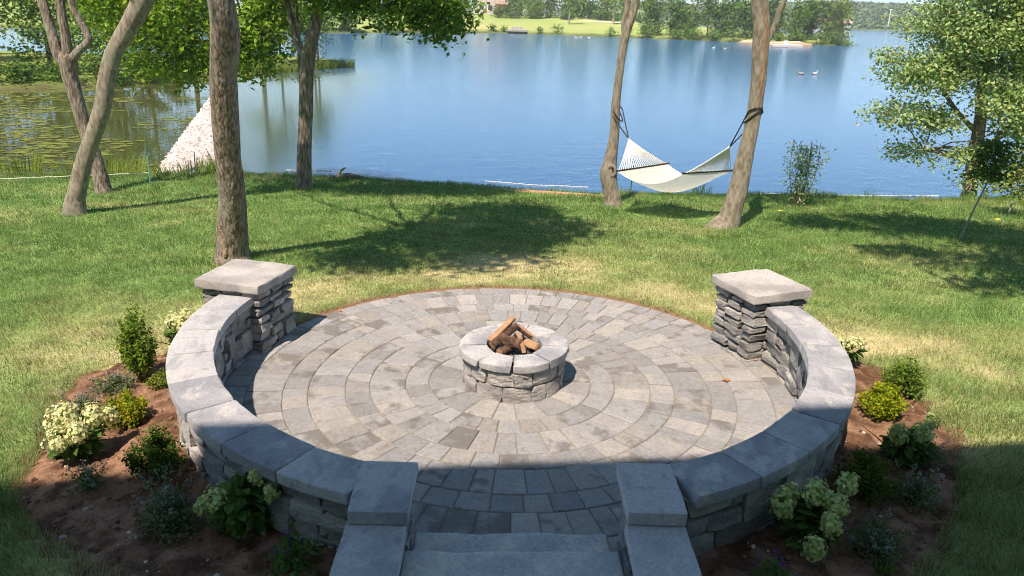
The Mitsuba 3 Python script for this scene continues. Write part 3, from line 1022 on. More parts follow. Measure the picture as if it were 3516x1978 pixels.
# forked tree at the left
tree('forked_tree', 'dark forked tree leaning behind the curved trunk at the left of the lawn', 'tree',
     [[gz(-7.97, 8.35, -.1, .23), gz(-7.98, 8.35, .05, .17), (-8.0, 8.35, .0, .145), (-8.05, 8.35, .4, .125), (-8.15, 8.35, .84, .12), (-8.22, 8.35, 1.33, .13), (-8.29, 8.35, 1.81, .14), (-8.28, 8.35, 2.16, .16), (-8.26, 8.35, 2.28, .13)],
      [(-8.34, 8.35, 2.05, .10), (-8.46, 8.37, 2.28, .10), (-8.54, 8.4, 2.74, .09), (-8.61, 8.4, 3.19, .085), (-8.9, 8.5, 4.6, .07), (-9.3, 8.6, 6.5, .05)],
      [(-8.27, 8.34, 2.1, .11), (-8.23, 8.3, 2.51, .085), (-8.23, 8.3, 3.2, .08), (-8.1, 8.2, 4.8, .065), (-8.0, 8.1, 6.8, .05)],
      [(-8.25, 8.33, 2.1, .09), (-8.05, 8.3, 2.31, .075), (-7.82, 8.28, 2.50, .07), (-7.84, 8.28, 2.66, .066), (-7.93, 8.28, 2.9, .064), (-8.02, 8.28, 3.2, .062), (-8.0, 8.3, 4.4, .05)]],
     [(-9.4, 8.6, 7.2, 1.5, 1.4, 1.0), (-7.9, 8.1, 7.6, 1.5, 1.4, 1.1)], 2600, .14, [G_MID, G_DARK], 101, bark='m_bark')
tree('curved_tree', 'grey tree with a curved trunk bending to the right above the left lawn', 'tree',
     [[gz(-7.62, 6.64, -.1, .27), gz(-7.61, 6.64, .04, .20), (-7.58, 6.64, -.05, .165), (-7.51, 6.64, .12, .148), (-7.3, 6.64, .66, .135), (-7.07, 6.64, 1.12, .13), (-6.87, 6.64, 1.56, .135), (-6.74, 6.64, 1.99, .133), (-6.56, 6.64, 2.41, .135), (-6.27, 6.64, 2.82, .145), (-5.99, 6.64, 3.23, .165), (-5.6, 6.6, 3.9, .13), (-5.4, 6.5, 5.0, .11)],
      [(-5.95, 6.64, 3.3, .12), (-6.1, 6.6, 4.0, .10), (-6.4, 6.5, 5.4, .08)]],
     [(-5.0, 6.4, 6.6, 1.7, 1.5, 1.0), (-6.9, 6.4, 6.8, 1.4, 1.3, 1.0)], 2600, .14, [G_MID, G_BRIGHT], 102, bark='m_smooth_bark', amp=.045)
tree('large_tree', 'large straight dark trunk rising behind the left stone pillar', 'tree',
     [[gz(-3.87, 3.8, -.15, .34), gz(-3.87, 3.8, .0, .27), (-3.868, 3.793, 0.022, 0.225), (-3.806, 3.681, 0.393, 0.198), (-3.711, 3.529, 0.882, 0.178), (-3.674, 3.404, 1.277, 0.168), (-3.624, 3.269, 1.692, 0.163), (-3.514, 3.044, 2.356, 0.167), (-3.391, 2.883, 2.817, 0.166), (-3.344, 2.728, 3.245, 0.148), (-3.4, 2.4, 4.4, .14), (-3.3, 2.0, 6.0, .11)]],
     [(-2.9, .6, 7.3, 1.7, 1.7, .8), (-2.0, 1.5, 7.5, 1.3, 1.1, .6), (-3.9, -.5, 7.0, .9, .5, .4), (-5.0, 4.6, 8.0, 1.2, .6, .5), (-3.7, 4.6, 8.2, 1.4, .7, .5), (-6.9, 4.4, 7.8, .8, .5, .4), (-2.5, 2.9, 7.5, 1.3, .9, .5)], 17000, .17, [G_MID, G_BRIGHT], 103, twig=40)
tree('slender_tree', 'straight brown trunk near the shore with a leafy bough hanging to its right', 'tree',
     [[gz(-4.33, 9.29, -.1, .25), gz(-4.33, 9.29, .02, .19), (-4.32, 9.29, -.1, .155), (-4.3, 9.29, .28, .15), (-4.25, 9.29, .82, .140), (-4.2, 9.29, 1.34, .138), (-4.15, 9.29, 1.85, .136), (-4.08, 9.29, 2.35, .140), (-3.94, 9.29, 2.85, .118), (-3.83, 9.29, 3.33, .11), (-3.7, 9.2, 4.6, .10), (-3.5, 9.0, 6.0, .08)],
      [(-4.1, 9.29, 2.2, .08), (-4.3, 9.3, 2.55, .07), (-4.42, 9.35, 3.1, .06), (-4.6, 9.4, 4.0, .05)]],
     [(-2.3, 8.5, 3.35, 1.35, .7, .62), (-1.35, 8.3, 3.2, .66, .6, .55), (-3.3, 8.7, 3.6, .9, .7, .55), (-4.8, 9.0, 3.9, 1.2, .8, .6), (-3.4, 8.9, 7.2, 1.8, 1.5, 1.1), (-5.2, 9.2, 7.0, 1.4, 1.2, 1.0)], 30000, .11, [G_DARK, G_MID, G_BRIGHT], 104, twig=130, sig=.13)
tree('bank_tree', 'leafy tree on the bank hiding behind the large trunk, low boughs over the pond', 'tree',
     [[(-7.35, 13.4, -1.8, .17), (-7.3, 13.4, -.6, .13), (-7.25, 13.4, .8, .12), (-7.2, 13.4, 2.4, .11), (-7.2, 13.4, 4.2, .09)]],
     [(-8.2, 13.0, 2.35, 1.6, 1.0, 1.25), (-9.6, 13.3, 3.2, 1.1, 1.0, .75), (-6.4, 13.1, 2.35, .75, .8, 1.15), (-5.8, 13.2, 2.9, .75, .8, .9), (-7.3, 13.4, 4.6, 2.0, 1.3, 1.0)], 19000, .145, [(.25, .40, .06), G_BRIGHT, G_BRIGHT, (.30, .42, .06)], 105, twig=160, sig=.16, bark='m_smooth_bark')
tree('hammock_tree', 'thin crooked tree with a knot hole holding the left end of the hammock', 'tree',
     [[gz(1.89, 8.33, -.12, .27), gz(1.89, 8.33, .0, .19), (1.88, 8.33, -.12, .155), (1.82, 8.33, .08, .152), (1.765, 8.33, .36, .162), (1.79, 8.33, .63, .125), (1.83, 8.33, 1.13, .090), (1.82, 8.33, 1.62, .082), (1.84, 8.33, 2.09, .074), (1.87, 8.33, 2.56, .072), (1.91, 8.33, 2.9, .080), (1.99, 8.33, 3.2, .078), (2.05, 8.33, 3.47, .072), (2.25, 8.3, 4.6, .06), (2.4, 8.2, 6.0, .05)],
      [(1.9, 8.33, 2.82, .06), (1.87, 8.33, 3.1, .055), (1.88, 8.3, 3.5, .05), (1.7, 8.2, 5.0, .04)]],
     [(2.6, 8.0, 6.8, 1.5, 1.3, 1.0), (1.4, 8.0, 6.4, 1.2, 1.1, .9)], 2200, .14, [G_MID, G_BRIGHT], 106, bark='m_smooth_bark', amp=.05)


def trunk_strip(parent, name, label, path, w, proud, col, ang, seed):
    """A torn strip of bare wood lying on a trunk, facing the angle ang (0 = towards the house)."""
    rng = np.random.default_rng(seed)
    P = spline(path, 22)
    n, m = len(P), 5
    v = []
    for i in range(n):
        e = math.sin(PI * min(1, (i + .6) / n)) ** .5
        for j in range(m):
            t = ang + (j / (m - 1) - .5) * w / P[i, 3] * e * rng.uniform(.8, 1.2)
            r = P[i, 3] + proud * (1 - abs(j - 2) / 2.2) + rng.uniform(-.004, .004)
            v.append((P[i, 0] + math.sin(t) * r, P[i, 1] - math.cos(t) * r, P[i, 2]))
    f = [(i * m + j, i * m + j + 1, (i + 1) * m + j + 1, (i + 1) * m + j) for i in range(n - 1) for j in range(m - 1)]
    c = np.clip(np.array(col) * (1 + .25 * rng.normal(size=(n * m, 1))), .02, .8)
    part(name, parent, (np.array(v), np.array(f)), 'm_vc', color=c, label=label)


trunk_strip('large_tree', 'bare_scar', 'strip of bare torn wood near the foot of the trunk', [(-3.87, 3.8, -.02, .245), (-3.87, 3.79, .15, .225), (-3.87, 3.74, .35, .215), (-3.86, 3.70, .44, .208)], .10, .012, (.30, .22, .16), -.15, 5)
trunk_strip('leaning_tree', 'bare_scar', 'long reddish split in the bark of the upper trunk', [(3.86, 6.56, 1.75, .128), (3.875, 6.56, 2.29, .132), (3.85, 6.56, 2.7, .142), (3.82, 6.56, 3.1, .146), (3.76, 6.56, 3.4, .14)], .035, .004, (.30, .15, .09), .25, 6)
# its knot hole: a swollen lip round a dark hollow
kn = trimesh.creation.torus(major_radius=.075, minor_radius=.026, major_sections=22, minor_sections=10)
kv = kn.vertices * [1, 1.3, .8]
kv = np.c_[kv[:, 0], -kv[:, 2], kv[:, 1]] * (1 + .10 * (meshkit.noise(kn.vertices * 30) - .5))[:, None]
part('knot', 'hammock_tree', (kv + [1.80, 8.185, .43], kn.faces), 'm_smooth_bark', smooth=True, label='swollen ring of bark round a knot hole')
v, f = disc(.075, 0, 18)
part('knot_hollow', 'hammock_tree', (np.c_[v[:, 0], v[:, 2], v[:, 1] * 1.3] + [1.80, 8.182, .43], f), 'm_darkwood')
B['m_darkwood'] = two(principled(rgb(.05, .038, .03), .95, .05))
tree('leaning_tree', 'sturdy tree leaning right and tapering, holding the right end of the hammock', 'tree',
     [[gz(3.60, 6.56, -.1, .36), gz(3.63, 6.56, .02, .255), (3.68, 6.56, -.02, .20), (3.72, 6.56, .2, .172), (3.77, 6.56, .5, .158), (3.81, 6.56, 1.0, .142), (3.85, 6.56, 1.44, .124), (3.87, 6.56, 1.87, .12), (3.875, 6.56, 2.29, .123), (3.85, 6.56, 2.7, .134), (3.82, 6.56, 3.1, .136), (3.74, 6.56, 3.5, .13), (3.6, 6.4, 4.6, .11), (3.5, 6.2, 5.6, .09)],
      [(3.85, 6.56, 2.75, .07), (4.02, 6.56, 3.1, .05), (4.1, 6.5, 3.5, .045), (4.5, 6.4, 4.4, .035)]],
     [(3.4, 6.2, 6.9, 1.6, 1.4, 1.1), (4.6, 6.6, 5.8, 1.0, .9, .7)], 2600, .14, [G_MID, G_BRIGHT], 107, bark='m_smooth_bark', amp=.05)
tree('side_tree', 'tree beyond the right edge of the lawn, shading the grass', 'tree',
     [[gz(8.8, -.6, -.1, .3), gz(8.8, -.6, 1.5, .2), gz(8.6, -.4, 4, .16), gz(8.2, 0, 6, .12)]],
     [(5.2, 2.9, 6.8, 1.6, 1.1, .7), (6.6, 1.6, 7.0, 1.5, 1.3, .9), (3.7, 2.9, 6.9, .9, .7, .5), (7.6, .2, 7.2, 1.3, 1.3, .9), (4.4, .9, 6.6, 1.0, .6, .4), (4.7, -.6, 6.9, 1.1, .8, .5), (5.9, .1, 6.9, 1.2, .9, .5)], 19000, .17, [G_MID, G_BRIGHT], 108, twig=40)

# leafy tree on the right shore
GX, GY = 10.5, 11.6
rng = np.random.default_rng(9)
GE = []
for (dx, dy, ez, rx, ry, rz) in ((-1.0, -.2, 3.3, 1.4, 1.0, .75), (.6, 0, 3.6, 1.5, 1.2, .9), (-1.7, -.3, 2.2, .95, .8, .45), (-.6, .2, 2.3, 1.1, 1.0, .6), (.9, .1, 2.3, 1.2, 1.1, .7), (1.9, 0, 2.0, 1.0, 1.0, .9), (-1.9, -.2, 1.25, .85, .7, .36), (-1.0, .1, 1.15, .75, .8, .38), (.9, -.2, 1.1, .9, .8, .45), (-1.2, 0, .45, .75, .6, .22), (-.4, -.3, .35, .6, .6, .28), (.2, -.4, .0, .7, .6, .36), (1.2, -.2, .1, .5, .5, .3), (2.2, 0, 1.0, .8, .9, .6), (2.2, -.3, 2.9, 1.0, .9, .8), (.2, -.5, 1.7, .9, .7, .5), (2.0, -.4, 1.3, .7, .7, .5), (-.2, -.3, 3.0, 1.2, .8, .6), (-.3, 0, 4.6, 2.0, 1.5, .8), (1.6, .2, 4.4, 1.5, 1.3, .8), (-2.55, -.2, 2.55, .28, .3, .16)):
    GE.append((GX + dx, GY + dy, ez, rx, ry, rz))
tree('shore_tree', 'broad pale green leafy tree on the right shore with boughs down to the grass', 'tree',
     [[(GX + .15, GY, -1.7, .24), (GX + .12, GY, -.6, .17), (GX + .05, GY, .3, .15), (GX, GY, 1.2, .13), (GX - .15, GY, 2.0, .10), (GX - .2, GY, 3.2, .07)],
      [(GX + .08, GY, .2, .09), (GX + .6, GY, 1.0, .07), (GX + 1.2, GY, 2.2, .055), (GX + 1.4, GY, 3.6, .04)],
      [(GX + .0, GY, .9, .07), (GX - .6, GY, 1.4, .05), (GX - 1.3, GY, 2.2, .04)],
      [(GX + .05, GY, .3, .05), (GX - .5, GY, .55, .04), (GX - 1.2, GY - .1, .5, .022)]],
     GE, 80000, .098, [(.36, .47, .19), (.44, .54, .25), (.27, .39, .12)], 109, twig=240, sig=.13, per=16, bark='m_bark', var=.3, shell=.6)

# ------------------------------------------------------------------ hammock
ham = thing('hammock', 'white rope hammock slung between two trees beside the lake', 'hammock')
L0, L1 = np.array([1.80, 7.3, .59]), np.array([2.84, 8.1, .61])
R0, R1 = np.array([2.83, 6.62, .71]), np.array([3.84, 7.35, .65])
RL, RR = np.array([2.05, 7.9, 1.08]), np.array([3.63, 6.9, 1.145])
nu, nv = 41, 25
u, vv = np.meshgrid(np.linspace(0, 1, nu), np.linspace(0, 1, nv), indexing='ij')
Bz = (L0 * (1 - vv[..., None]) + L1 * vv[..., None]) * (1 - u[..., None]) + (R0 * (1 - vv[..., None]) + R1 * vv[..., None]) * u[..., None]
sag = 4 * u * (1 - u)
Bz[..., 2] -= sag * (.20 + .20 * 4 * vv * (1 - vv))
Bz[..., 2] += .006 * np.sin(u * 120 + vv * 3) * (vv * 40 % 2 > 1)
Bz[..., :2] += (np.array([3.1, 7.35]) - Bz[..., :2])* (.10 * sag * (1 - np.abs(2 * vv - 1)))[..., None] * 0
n0 = nu * nv
i, j = np.meshgrid(np.arange(nu - 1), np.arange(nv - 1), indexing='ij')
q = np.stack([i * nv + j, (i + 1) * nv + j, (i + 1) * nv + j + 1, i * nv + j + 1], -1).reshape(-1, 4)
top = Bz.reshape(-1, 3)
part('bed', ham, (top, q), 'm_net', label='sagging woven white net')
for a, b in ((L0, L1), (R0, R1)):
    d = (b - a) / np.linalg.norm(b - a)
    part('spreader_bar', ham, tube(np.linspace(a - d * .03, b + d * .03, 4) + [0, 0, .012], .016, 10), 'm_darkwood', smooth=True)
for a, b, c in ((L0, L1, RL), (R0, R1, RR)):
    mb = MB()
    for k in range(22):
        p = a + (b - a) * (k + .5) / 22
        s = np.linspace(0, 1, 6)[:, None]
        P = p + (c - p) * s; P[:, 2] -= .02 * np.sin(s[:, 0] * PI)
        mb.add(*tube(P, .0075, 4, False))
        mb.add(*tube(np.array([p + [0, 0, .03], p, p - [0, 0, .03]]), .011, 5))
    part('fan_ropes', ham, mb.get(), 'm_white', label='fan of thin white ropes', kind='stuff')
    ring = trimesh.creation.torus(.022, .005, 14, 6)
    rr_ = ring.vertices[:, [0, 2, 1]]
    part('ring', ham, (rr_ + c, ring.faces), 'm_white')
for c, tc, zt, r in ((RL, (1.86, 8.33), 1.50, .105), (RR, (3.865, 6.56), 1.74, .135)):
    mb = MB()
    tcv = np.array([*tc, zt])
    d = c[:2] - np.array(tc); d /= np.linalg.norm(d); sd = np.array([-d[1], d[0]])
    for side in (-1, 1):
        A = tcv + np.r_[sd * r * side, .05 * side]
        mb.add(*tube(spline([c, (c + A) / 2 + [0, 0, -.01], A], 8), .011, 5))
        ang = np.linspace(0, PI, 9)
        P = np.array([tcv + np.r_[(sd * math.cos(t) * side - d * math.sin(t)) * r * 1.02, .05 * side * math.cos(t) + .10 * math.sin(t)] for t in ang])
        mb.add(*tube(P, .012, 5))
    ang = np.linspace(0, 2 * PI, 25)
    P = np.array([tcv + np.r_[(sd * math.cos(t) + d * math.sin(t)) * r, -.13 * math.sin(t + .6) - .02] for t in ang])
    mb.add(*tube(P, .012, 5))
    part('strap', ham, mb.get(), 'm_black', label='dark strap tied round a trunk')

# ------------------------------------------------------------------ gravel bank between pond and lake
P = spline(np.c_[DAM, DAM[:, :1] * 0], 60)[:, :2]
dt = np.gradient(P, axis=0); dt /= np.linalg.norm(dt, axis=1, keepdims=True)
nr = np.c_[-dt[:, 1], dt[:, 0]]
wd = np.interp(P[:, 1], [13, 17, 20.2, 24.3, 30, 37.4, 43.5], [1.35, 1.2, 1.1, 1.0, .84, .62, .3])
prof = [(-1.5, -1.2), (-1.0, -.05), (-.55, .28), (0, .36), (.55, .28), (1.0, -.05), (1.5, -1.2)]
v = np.concatenate([np.c_[P + nr * (wd * s)[:, None], np.full(60, LAKE + h)] for s, h in prof])
f = []
for l in range(len(prof) - 1):
    for m in range(59):
        f.append((l * 60 + m, (l + 1) * 60 + m, (l + 1) * 60 + m + 1, l * 60 + m + 1))
v[:, 2] += (meshkit.noise(v * 3) - .5) * .08
one('gravel_bank', (v, np.array(f)), 'm_gravel', 'narrow bank of pale crushed stone dividing the pond from the lake', 'gravel bank', kind='structure')
B['m_gravel'] = two(principled(rgb(.42, .38, .35), .95, .1))
rng = np.random.default_rng(14)
n = 9000
k = (rng.uniform(0, 1, n) ** 1.5 * 58.99).astype(int)
s = rng.uniform(-1.02, 1.02, n)
c = np.c_[P[k] + nr[k] * (wd[k] * s)[:, None] + dt[k] * rng.uniform(-.3, .3, n)[:, None], LAKE + np.interp(s, [p[0] for p in prof], [p[1] for p in prof])]
sz = rng.uniform(.03, .085, n) * (1 + k / 60)
oc = trimesh.creation.icosphere(subdivisions=0)
vv_ = oc.vertices[None] * (sz[:, None] * rng.uniform(.65, 1.2, (n, 12)))[..., None] + c[:, None]
ff = oc.faces[None] + (np.arange(n) * 12)[:, None, None]
cc = np.clip(np.array([.52, .47, .44]) * (1 + .22 * rng.normal(size=(n, 1))), .1, .85)
one('gravel', (vv_.reshape(-1, 3), ff.reshape(-1, 3)), 'm_vc', 'pale pinkish crushed stones covering the bank', 'gravel', kind='stuff', color=np.repeat(cc, 12, 0))


# ------------------------------------------------------------------ land beyond the water
def land(name, poly, label, h0, slope, far, colf, step, cat, bump=.25):
    x0, y0, x1, y1 = poly.bounds
    gxx, gyy = np.arange(x0, x1 + step, step), np.arange(y0, y1 + step, step)
    X, Y = np.meshgrid(gxx, gyy); X, Y = X.ravel(), Y.ravel()
    pts = shapely.points(np.c_[X, Y])
    m = shapely.distance(poly, pts) < step * 1.5
    X, Y, pts = X[m], Y[m], pts[m]
    inside = shapely.contains_xy(poly, X, Y)
    d = shapely.distance(poly.exterior, pts) * np.where(inside, 1, -1)
    z = LAKE + np.where(d > 0, h0 * np.clip(d / (step * .8), 0, 1) + slope * np.minimum(d, far) + slope * .2 * np.maximum(0, d - far), d * .5)
    z += (meshkit.fbm(np.c_[X, Y, X * 0] * (.12 if step < 4 else .02), 3) - .5) * bump * np.clip(d / step, 0, 1)
    t = Delaunay(np.c_[X, Y]).simplices
    e = np.linalg.norm(np.c_[X, Y][t] - np.c_[X, Y][np.roll(t, 1, 1)], axis=2).max(1)
    t = t[e < step * 1.6]
    v = np.c_[X, Y, z]
    cr = np.cross(v[t[:, 1]] - v[t[:, 0]], v[t[:, 2]] - v[t[:, 0]])
    t[cr[:, 2] < 0] = t[cr[:, 2] < 0][:, ::-1]
    one(name, (v, t), 'm_vc', label, cat, kind='structure', smooth=True, color=colf(X, Y, d))
    from scipy.interpolate import NearestNDInterpolator
    I = NearestNDInterpolator(np.c_[X, Y], z)
    return lambda x, y: float(I(x, y))


PEN = Polygon([(-15.2, 67), (-17, 60), (-19.8, 54.2), (-22.6, 46), (-26.5, 40.5), (-33, 36), (-50, 32), (-90, 24), (-90, 70), (-50, 68), (-30, 68), (-20, 71)])


def pen_col(X, Y, d):
    n = meshkit.fbm(np.c_[X, Y, X * 0] * .25, 3)[:, None]
    c = np.array([.10, .16, .03]) * (1 - n) + np.array([.22, .23, .07]) * n
    return np.where((d < .3)[:, None], np.array([.10, .09, .045]), c)


PENZ = land('peninsula', PEN, 'grassy tongue of land beyond the pond', .35, .05, 12, pen_col, .8, 'land')
FAR = Polygon([(-420, 70), (-160, 118), (-75, 140), (-36, 163), (-25, 178), (-12, 194), (0, 200), (14, 196), (28, 189), (44, 182), (58, 177), (70, 174), (76, 181), (80, 200), (86, 260), (100, 420), (-420, 420)])


def far_col(X, Y, d):
    n = meshkit.fbm(np.c_[X, Y, X * 0] * .06, 3)[:, None]
    c = np.array([.15, .22, .06]) * (1 - n) + np.array([.26, .27, .10]) * n
    tan = np.exp(-(((X + 20) / 12) ** 2 + ((Y - 212) / 12) ** 2))[:, None]
    c = c * (1 - tan * .8) + np.array([.40, .30, .15]) * tan * .8
    path = np.exp(-(((Y - (262 - .55 * (X - 0))) / 3.0) ** 2))[:, None] * ((X > 18) & (X < 70))[:, None]
    c = c * (1 - path) + np.array([.42, .38, .32]) * path
    return np.where((d < 2.2)[:, None], np.array([.10, .12, .035]), c)


FARZ = land('far_shore', FAR, 'far shore with a mown park lawn rising from the water', .5, .048, 75, far_col, 3.0, 'land')
HILLP = Polygon([(60, 560), (140, 565), (260, 575), (420, 590), (700, 640), (1400, 900), (1400, 1500), (100, 1400)])


def hill_col(X, Y, d):
    n = meshkit.fbm(np.c_[X, Y, X * 0] * .01, 3)[:, None]
    return np.array([.07, .12, .035]) * (1 - n) + np.array([.12, .16, .05]) * n


def _hill():
    gxx, gyy = np.arange(40, 1500, 12.), np.arange(550, 1250, 12.)
    X, Y = np.meshgrid(gxx, gyy); X, Y = X.ravel(), Y.ravel()
    sh = np.interp(X, [40, 260, 420, 700, 1500], [560, 578, 590, 640, 930])
    d = Y - sh
    z = LAKE + np.where(d > 0, 1.0 + .012 * d + 15 * smooth01(d, 120, 330) * (.55 + .45 * np.exp(-((X - 330 - d * .2) / 130) ** 2) + .3 * np.exp(-((X - 700) / 200) ** 2)), d * .2)
    z += (meshkit.fbm(np.c_[X, Y, X * 0] * .012, 3) - .5) * 5 * np.clip(d / 200, 0, 1)
    t = Delaunay(np.c_[X, Y]).simplices
    v = np.c_[X, Y, z]
    cr = np.cross(v[t[:, 1]] - v[t[:, 0]], v[t[:, 2]] - v[t[:, 0]])
    t[cr[:, 2] < 0] = t[cr[:, 2] < 0][:, ::-1]
    one('hills', (v, t), 'm_vc', 'low wooded hills across the far end of the lake', 'hills', kind='structure', smooth=True, color=hill_col(X, Y, d))
    # the wood that covers them
    rng = np.random.default_rng(17)
    n = 26000
    x, y = rng.uniform(120, 620, n), rng.uniform(575, 1000, n)
    sh = np.interp(x, [40, 260, 420, 700, 1500], [560, 578, 590, 640, 930])
    m = (y - sh > 4) & ((y - sh < 22) | (y - sh > 60) | (meshkit.noise(np.c_[x, y, x * 0] * .05) > .5))
    x, y = x[m], y[m]
    from scipy.interpolate import NearestNDInterpolator
    zz = NearestNDInterpolator(np.c_[X, Y], z)(x, y)
    c = np.c_[x, y, zz + rng.uniform(.5, 5.5, len(x)) * (.4 + .6 * np.clip((y - 600) / 120, 0, 1))]
    v, f, cl = leaves(c, 4.2, rng, np.array([.085, .15, .045]), .28, 1.2, .9)
    one('far_wood', (v, f), 'm_vc', 'hazy wood covering the far hills', 'wood', kind='stuff', color=cl)


def smooth01(x, a, b):
    t = np.clip((x - a) / (b - a), 0, 1)
    return t * t * (3 - 2 * t)


_hill()


def far_tree(name, label, cat, x, y, z, h, w, n, size, cols, seed, group=None, low=.0, thin=.16, bark='m_bark_far', lean=0., wide=.8):
    rng = np.random.default_rng(seed)
    m = 5
    ells = []
    for k in range(m):
        zz = z + h * (low + (1 - low) * (k + .5) / m)
        ww = w * (.55 + .45 * math.sin(PI * (k + .8) / (m + .6)))
        ells.append((x + rng.normal() * w * .22 + lean * (zz - z), y + rng.normal() * w * .22, zz, ww * rng.uniform(.7, 1.1), ww * rng.uniform(.7, 1.1), h * (1 - low) / m * .95))
    return tree(name, label, cat, [[(x, y, z - .5, thin * 1.3), (x, y, z + h * .15, thin), (x + lean * h * .5, y, z + h * .5, thin * .7), (x + lean * h, y, z + h * .8, thin * .35)]], ells, n, size, cols, seed, group, bark, twig=0, per=10, sig=size * 1.2, amp=.03, sides=8, wide=wide, step=8, limbs=True, var=.3)


B['m_bark_far'] = two(principled(rgb(.12, .095, .075), .95, .1))
B['m_pale_bark'] = two(principled(rgb(.30, .27, .23), .95, .1))
FG = [(.16, .27, .055), (.115, .21, .045), (.22, .33, .065), (.09, .165, .04)]
rng = np.random.default_rng(33)
G1 = 'trees in the dense wood on the far right shore'
for k in range(17):
    x = 31 + k * 2.6 + rng.normal() * .6
    y = np.interp(x, [28, 44, 58, 70, 76], [189, 182, 177, 174, 181]) + 3 + rng.uniform(0, 8)
    far_tree('wood_tree', f'dense green tree of the far right wood, {ORD[k]} from its left end', 'tree', x, y, FARZ(x, y), rng.uniform(7.5, 10.5), rng.uniform(1.9, 2.8), 1500, .55, [FG[(k + 1) % 4], FG[(k + 2) % 4]], 300 + k, G1)
for k in range(9):
    x = 30 + k * 5.2 + rng.normal()
    y = np.interp(x, [28, 44, 58, 70, 76], [189, 182, 177, 174, 181]) + .8
    far_tree('shore_bush', f'low bush at the water under the far right wood, {ORD[k]} from the left', 'bush', x, y, FARZ(x, y), rng.uniform(1.6, 3.0), rng.uniform(1.4, 2.2), 500, .42, [FG[0], FG[2]], 340 + k, 'bushes at the water under the far right wood')
far_tree('willow', 'pale yellowish tree at the right tip of the far wood', 'tree', 70.5, 177, FARZ(70.5, 177), 9, 3.0, 1900, .5, [(.27, .32, .10), (.21, .28, .08)], 360)
G2 = 'trees behind the park lawn on the far shore'
for k in range(20):
    x = -58 + k * 4.9 + rng.normal() * 1.2
    y = 262 + rng.uniform(0, 14)
    if -14 < x < -3: y = 300
    far_tree('park_tree', f'green tree behind the far park lawn, {ORD[k]} from the left', 'tree', x, y, FARZ(x, y), rng.uniform(8, 12), rng.uniform(2.6, 4.0), 1100, .75, [FG[k % 4], FG[(k + 1) % 4]], 400 + k, G2)
for k in range(12):
    x = -50 + k * 8 + rng.normal() * 2
    far_tree('hedge_bush', f'dark bush at the back of the far lawn, {ORD[k]} from the left', 'bush', x, 256 + rng.uniform(0, 3), FARZ(x, 257), rng.uniform(2., 3.4), rng.uniform(2.4, 3.6), 420, .65, [FG[1], FG[3]], 440 + k, 'dark bushes along the back of the far lawn')
far_tree('round_tree', 'small bright yellow green tree beside the far house', 'tree', 5.0, 258, FARZ(5, 258), 5.2, 2.6, 900, .6, [(.20, .28, .03), (.17, .25, .03)], 461)
for k, (x, y, h, lab) in enumerate(((14.2, 232, 9, 'slim pale trunked tree standing alone on the far lawn'), (27.5, 236, 10, 'forked pale tree on the far lawn near the path'), (42.5, 238, 10, 'thin leaning pale tree beside the far path'))):
    far_tree('lawn_tree', lab, 'tree', x, y, FARZ(x, y), h, 2.2, 500, .6, [FG[0], FG[2]], 470 + k, low=.36, thin=.26, bark='m_pale_bark', lean=.03)
for k in range(11):
    x = -74 + k * 5.6 + rng.normal() * 1.2
    y = np.interp(x, [-160, -75, -36, -25, -12], [118, 140, 163, 178, 194]) + 2.5 + rng.uniform(0, 4)
    far_tree('bank_bush', f'bushy tree on the far bank left of the lawn, {ORD[k]} from the left', 'tree', x, y, FARZ(x, y), rng.uniform(4, 8), rng.uniform(2.4, 3.4), 1300, .5, [FG[2], FG[0], (.19, .25, .05)], 500 + k, 'bushy trees on the far bank left of the lawn')
WSB = ['small bush at the far water edge well left of the grey dock', 'small bush just left of the grey dock', 'small bush close to the left side of the grey dock', 'rounded dark bush at the far water edge right of the grey dock', 'small bush just right of the grey dock', 'small bush at the far water edge below the forked pale tree', 'small bush at the far water edge beside the wood', 'small bush at the left end of the far lawn water edge']
for k, (x, y, s) in enumerate(((-17.5, 190, 1.0), (-6.5, 199, .7), (-3.8, 200, .6), (9.6, 199.5, 1.5), (5.2, 199.6, .6), (22, 193, .9), (26, 191.5, .8), (-22, 184, .8))):
    far_tree('waterside_bush', WSB[k], 'bush', x, y, FARZ(x, y), 1.3 * s + .6, 1.2 * s, 260, .35, [FG[2], FG[0]], 520 + k, 'small bushes at the far water edge')

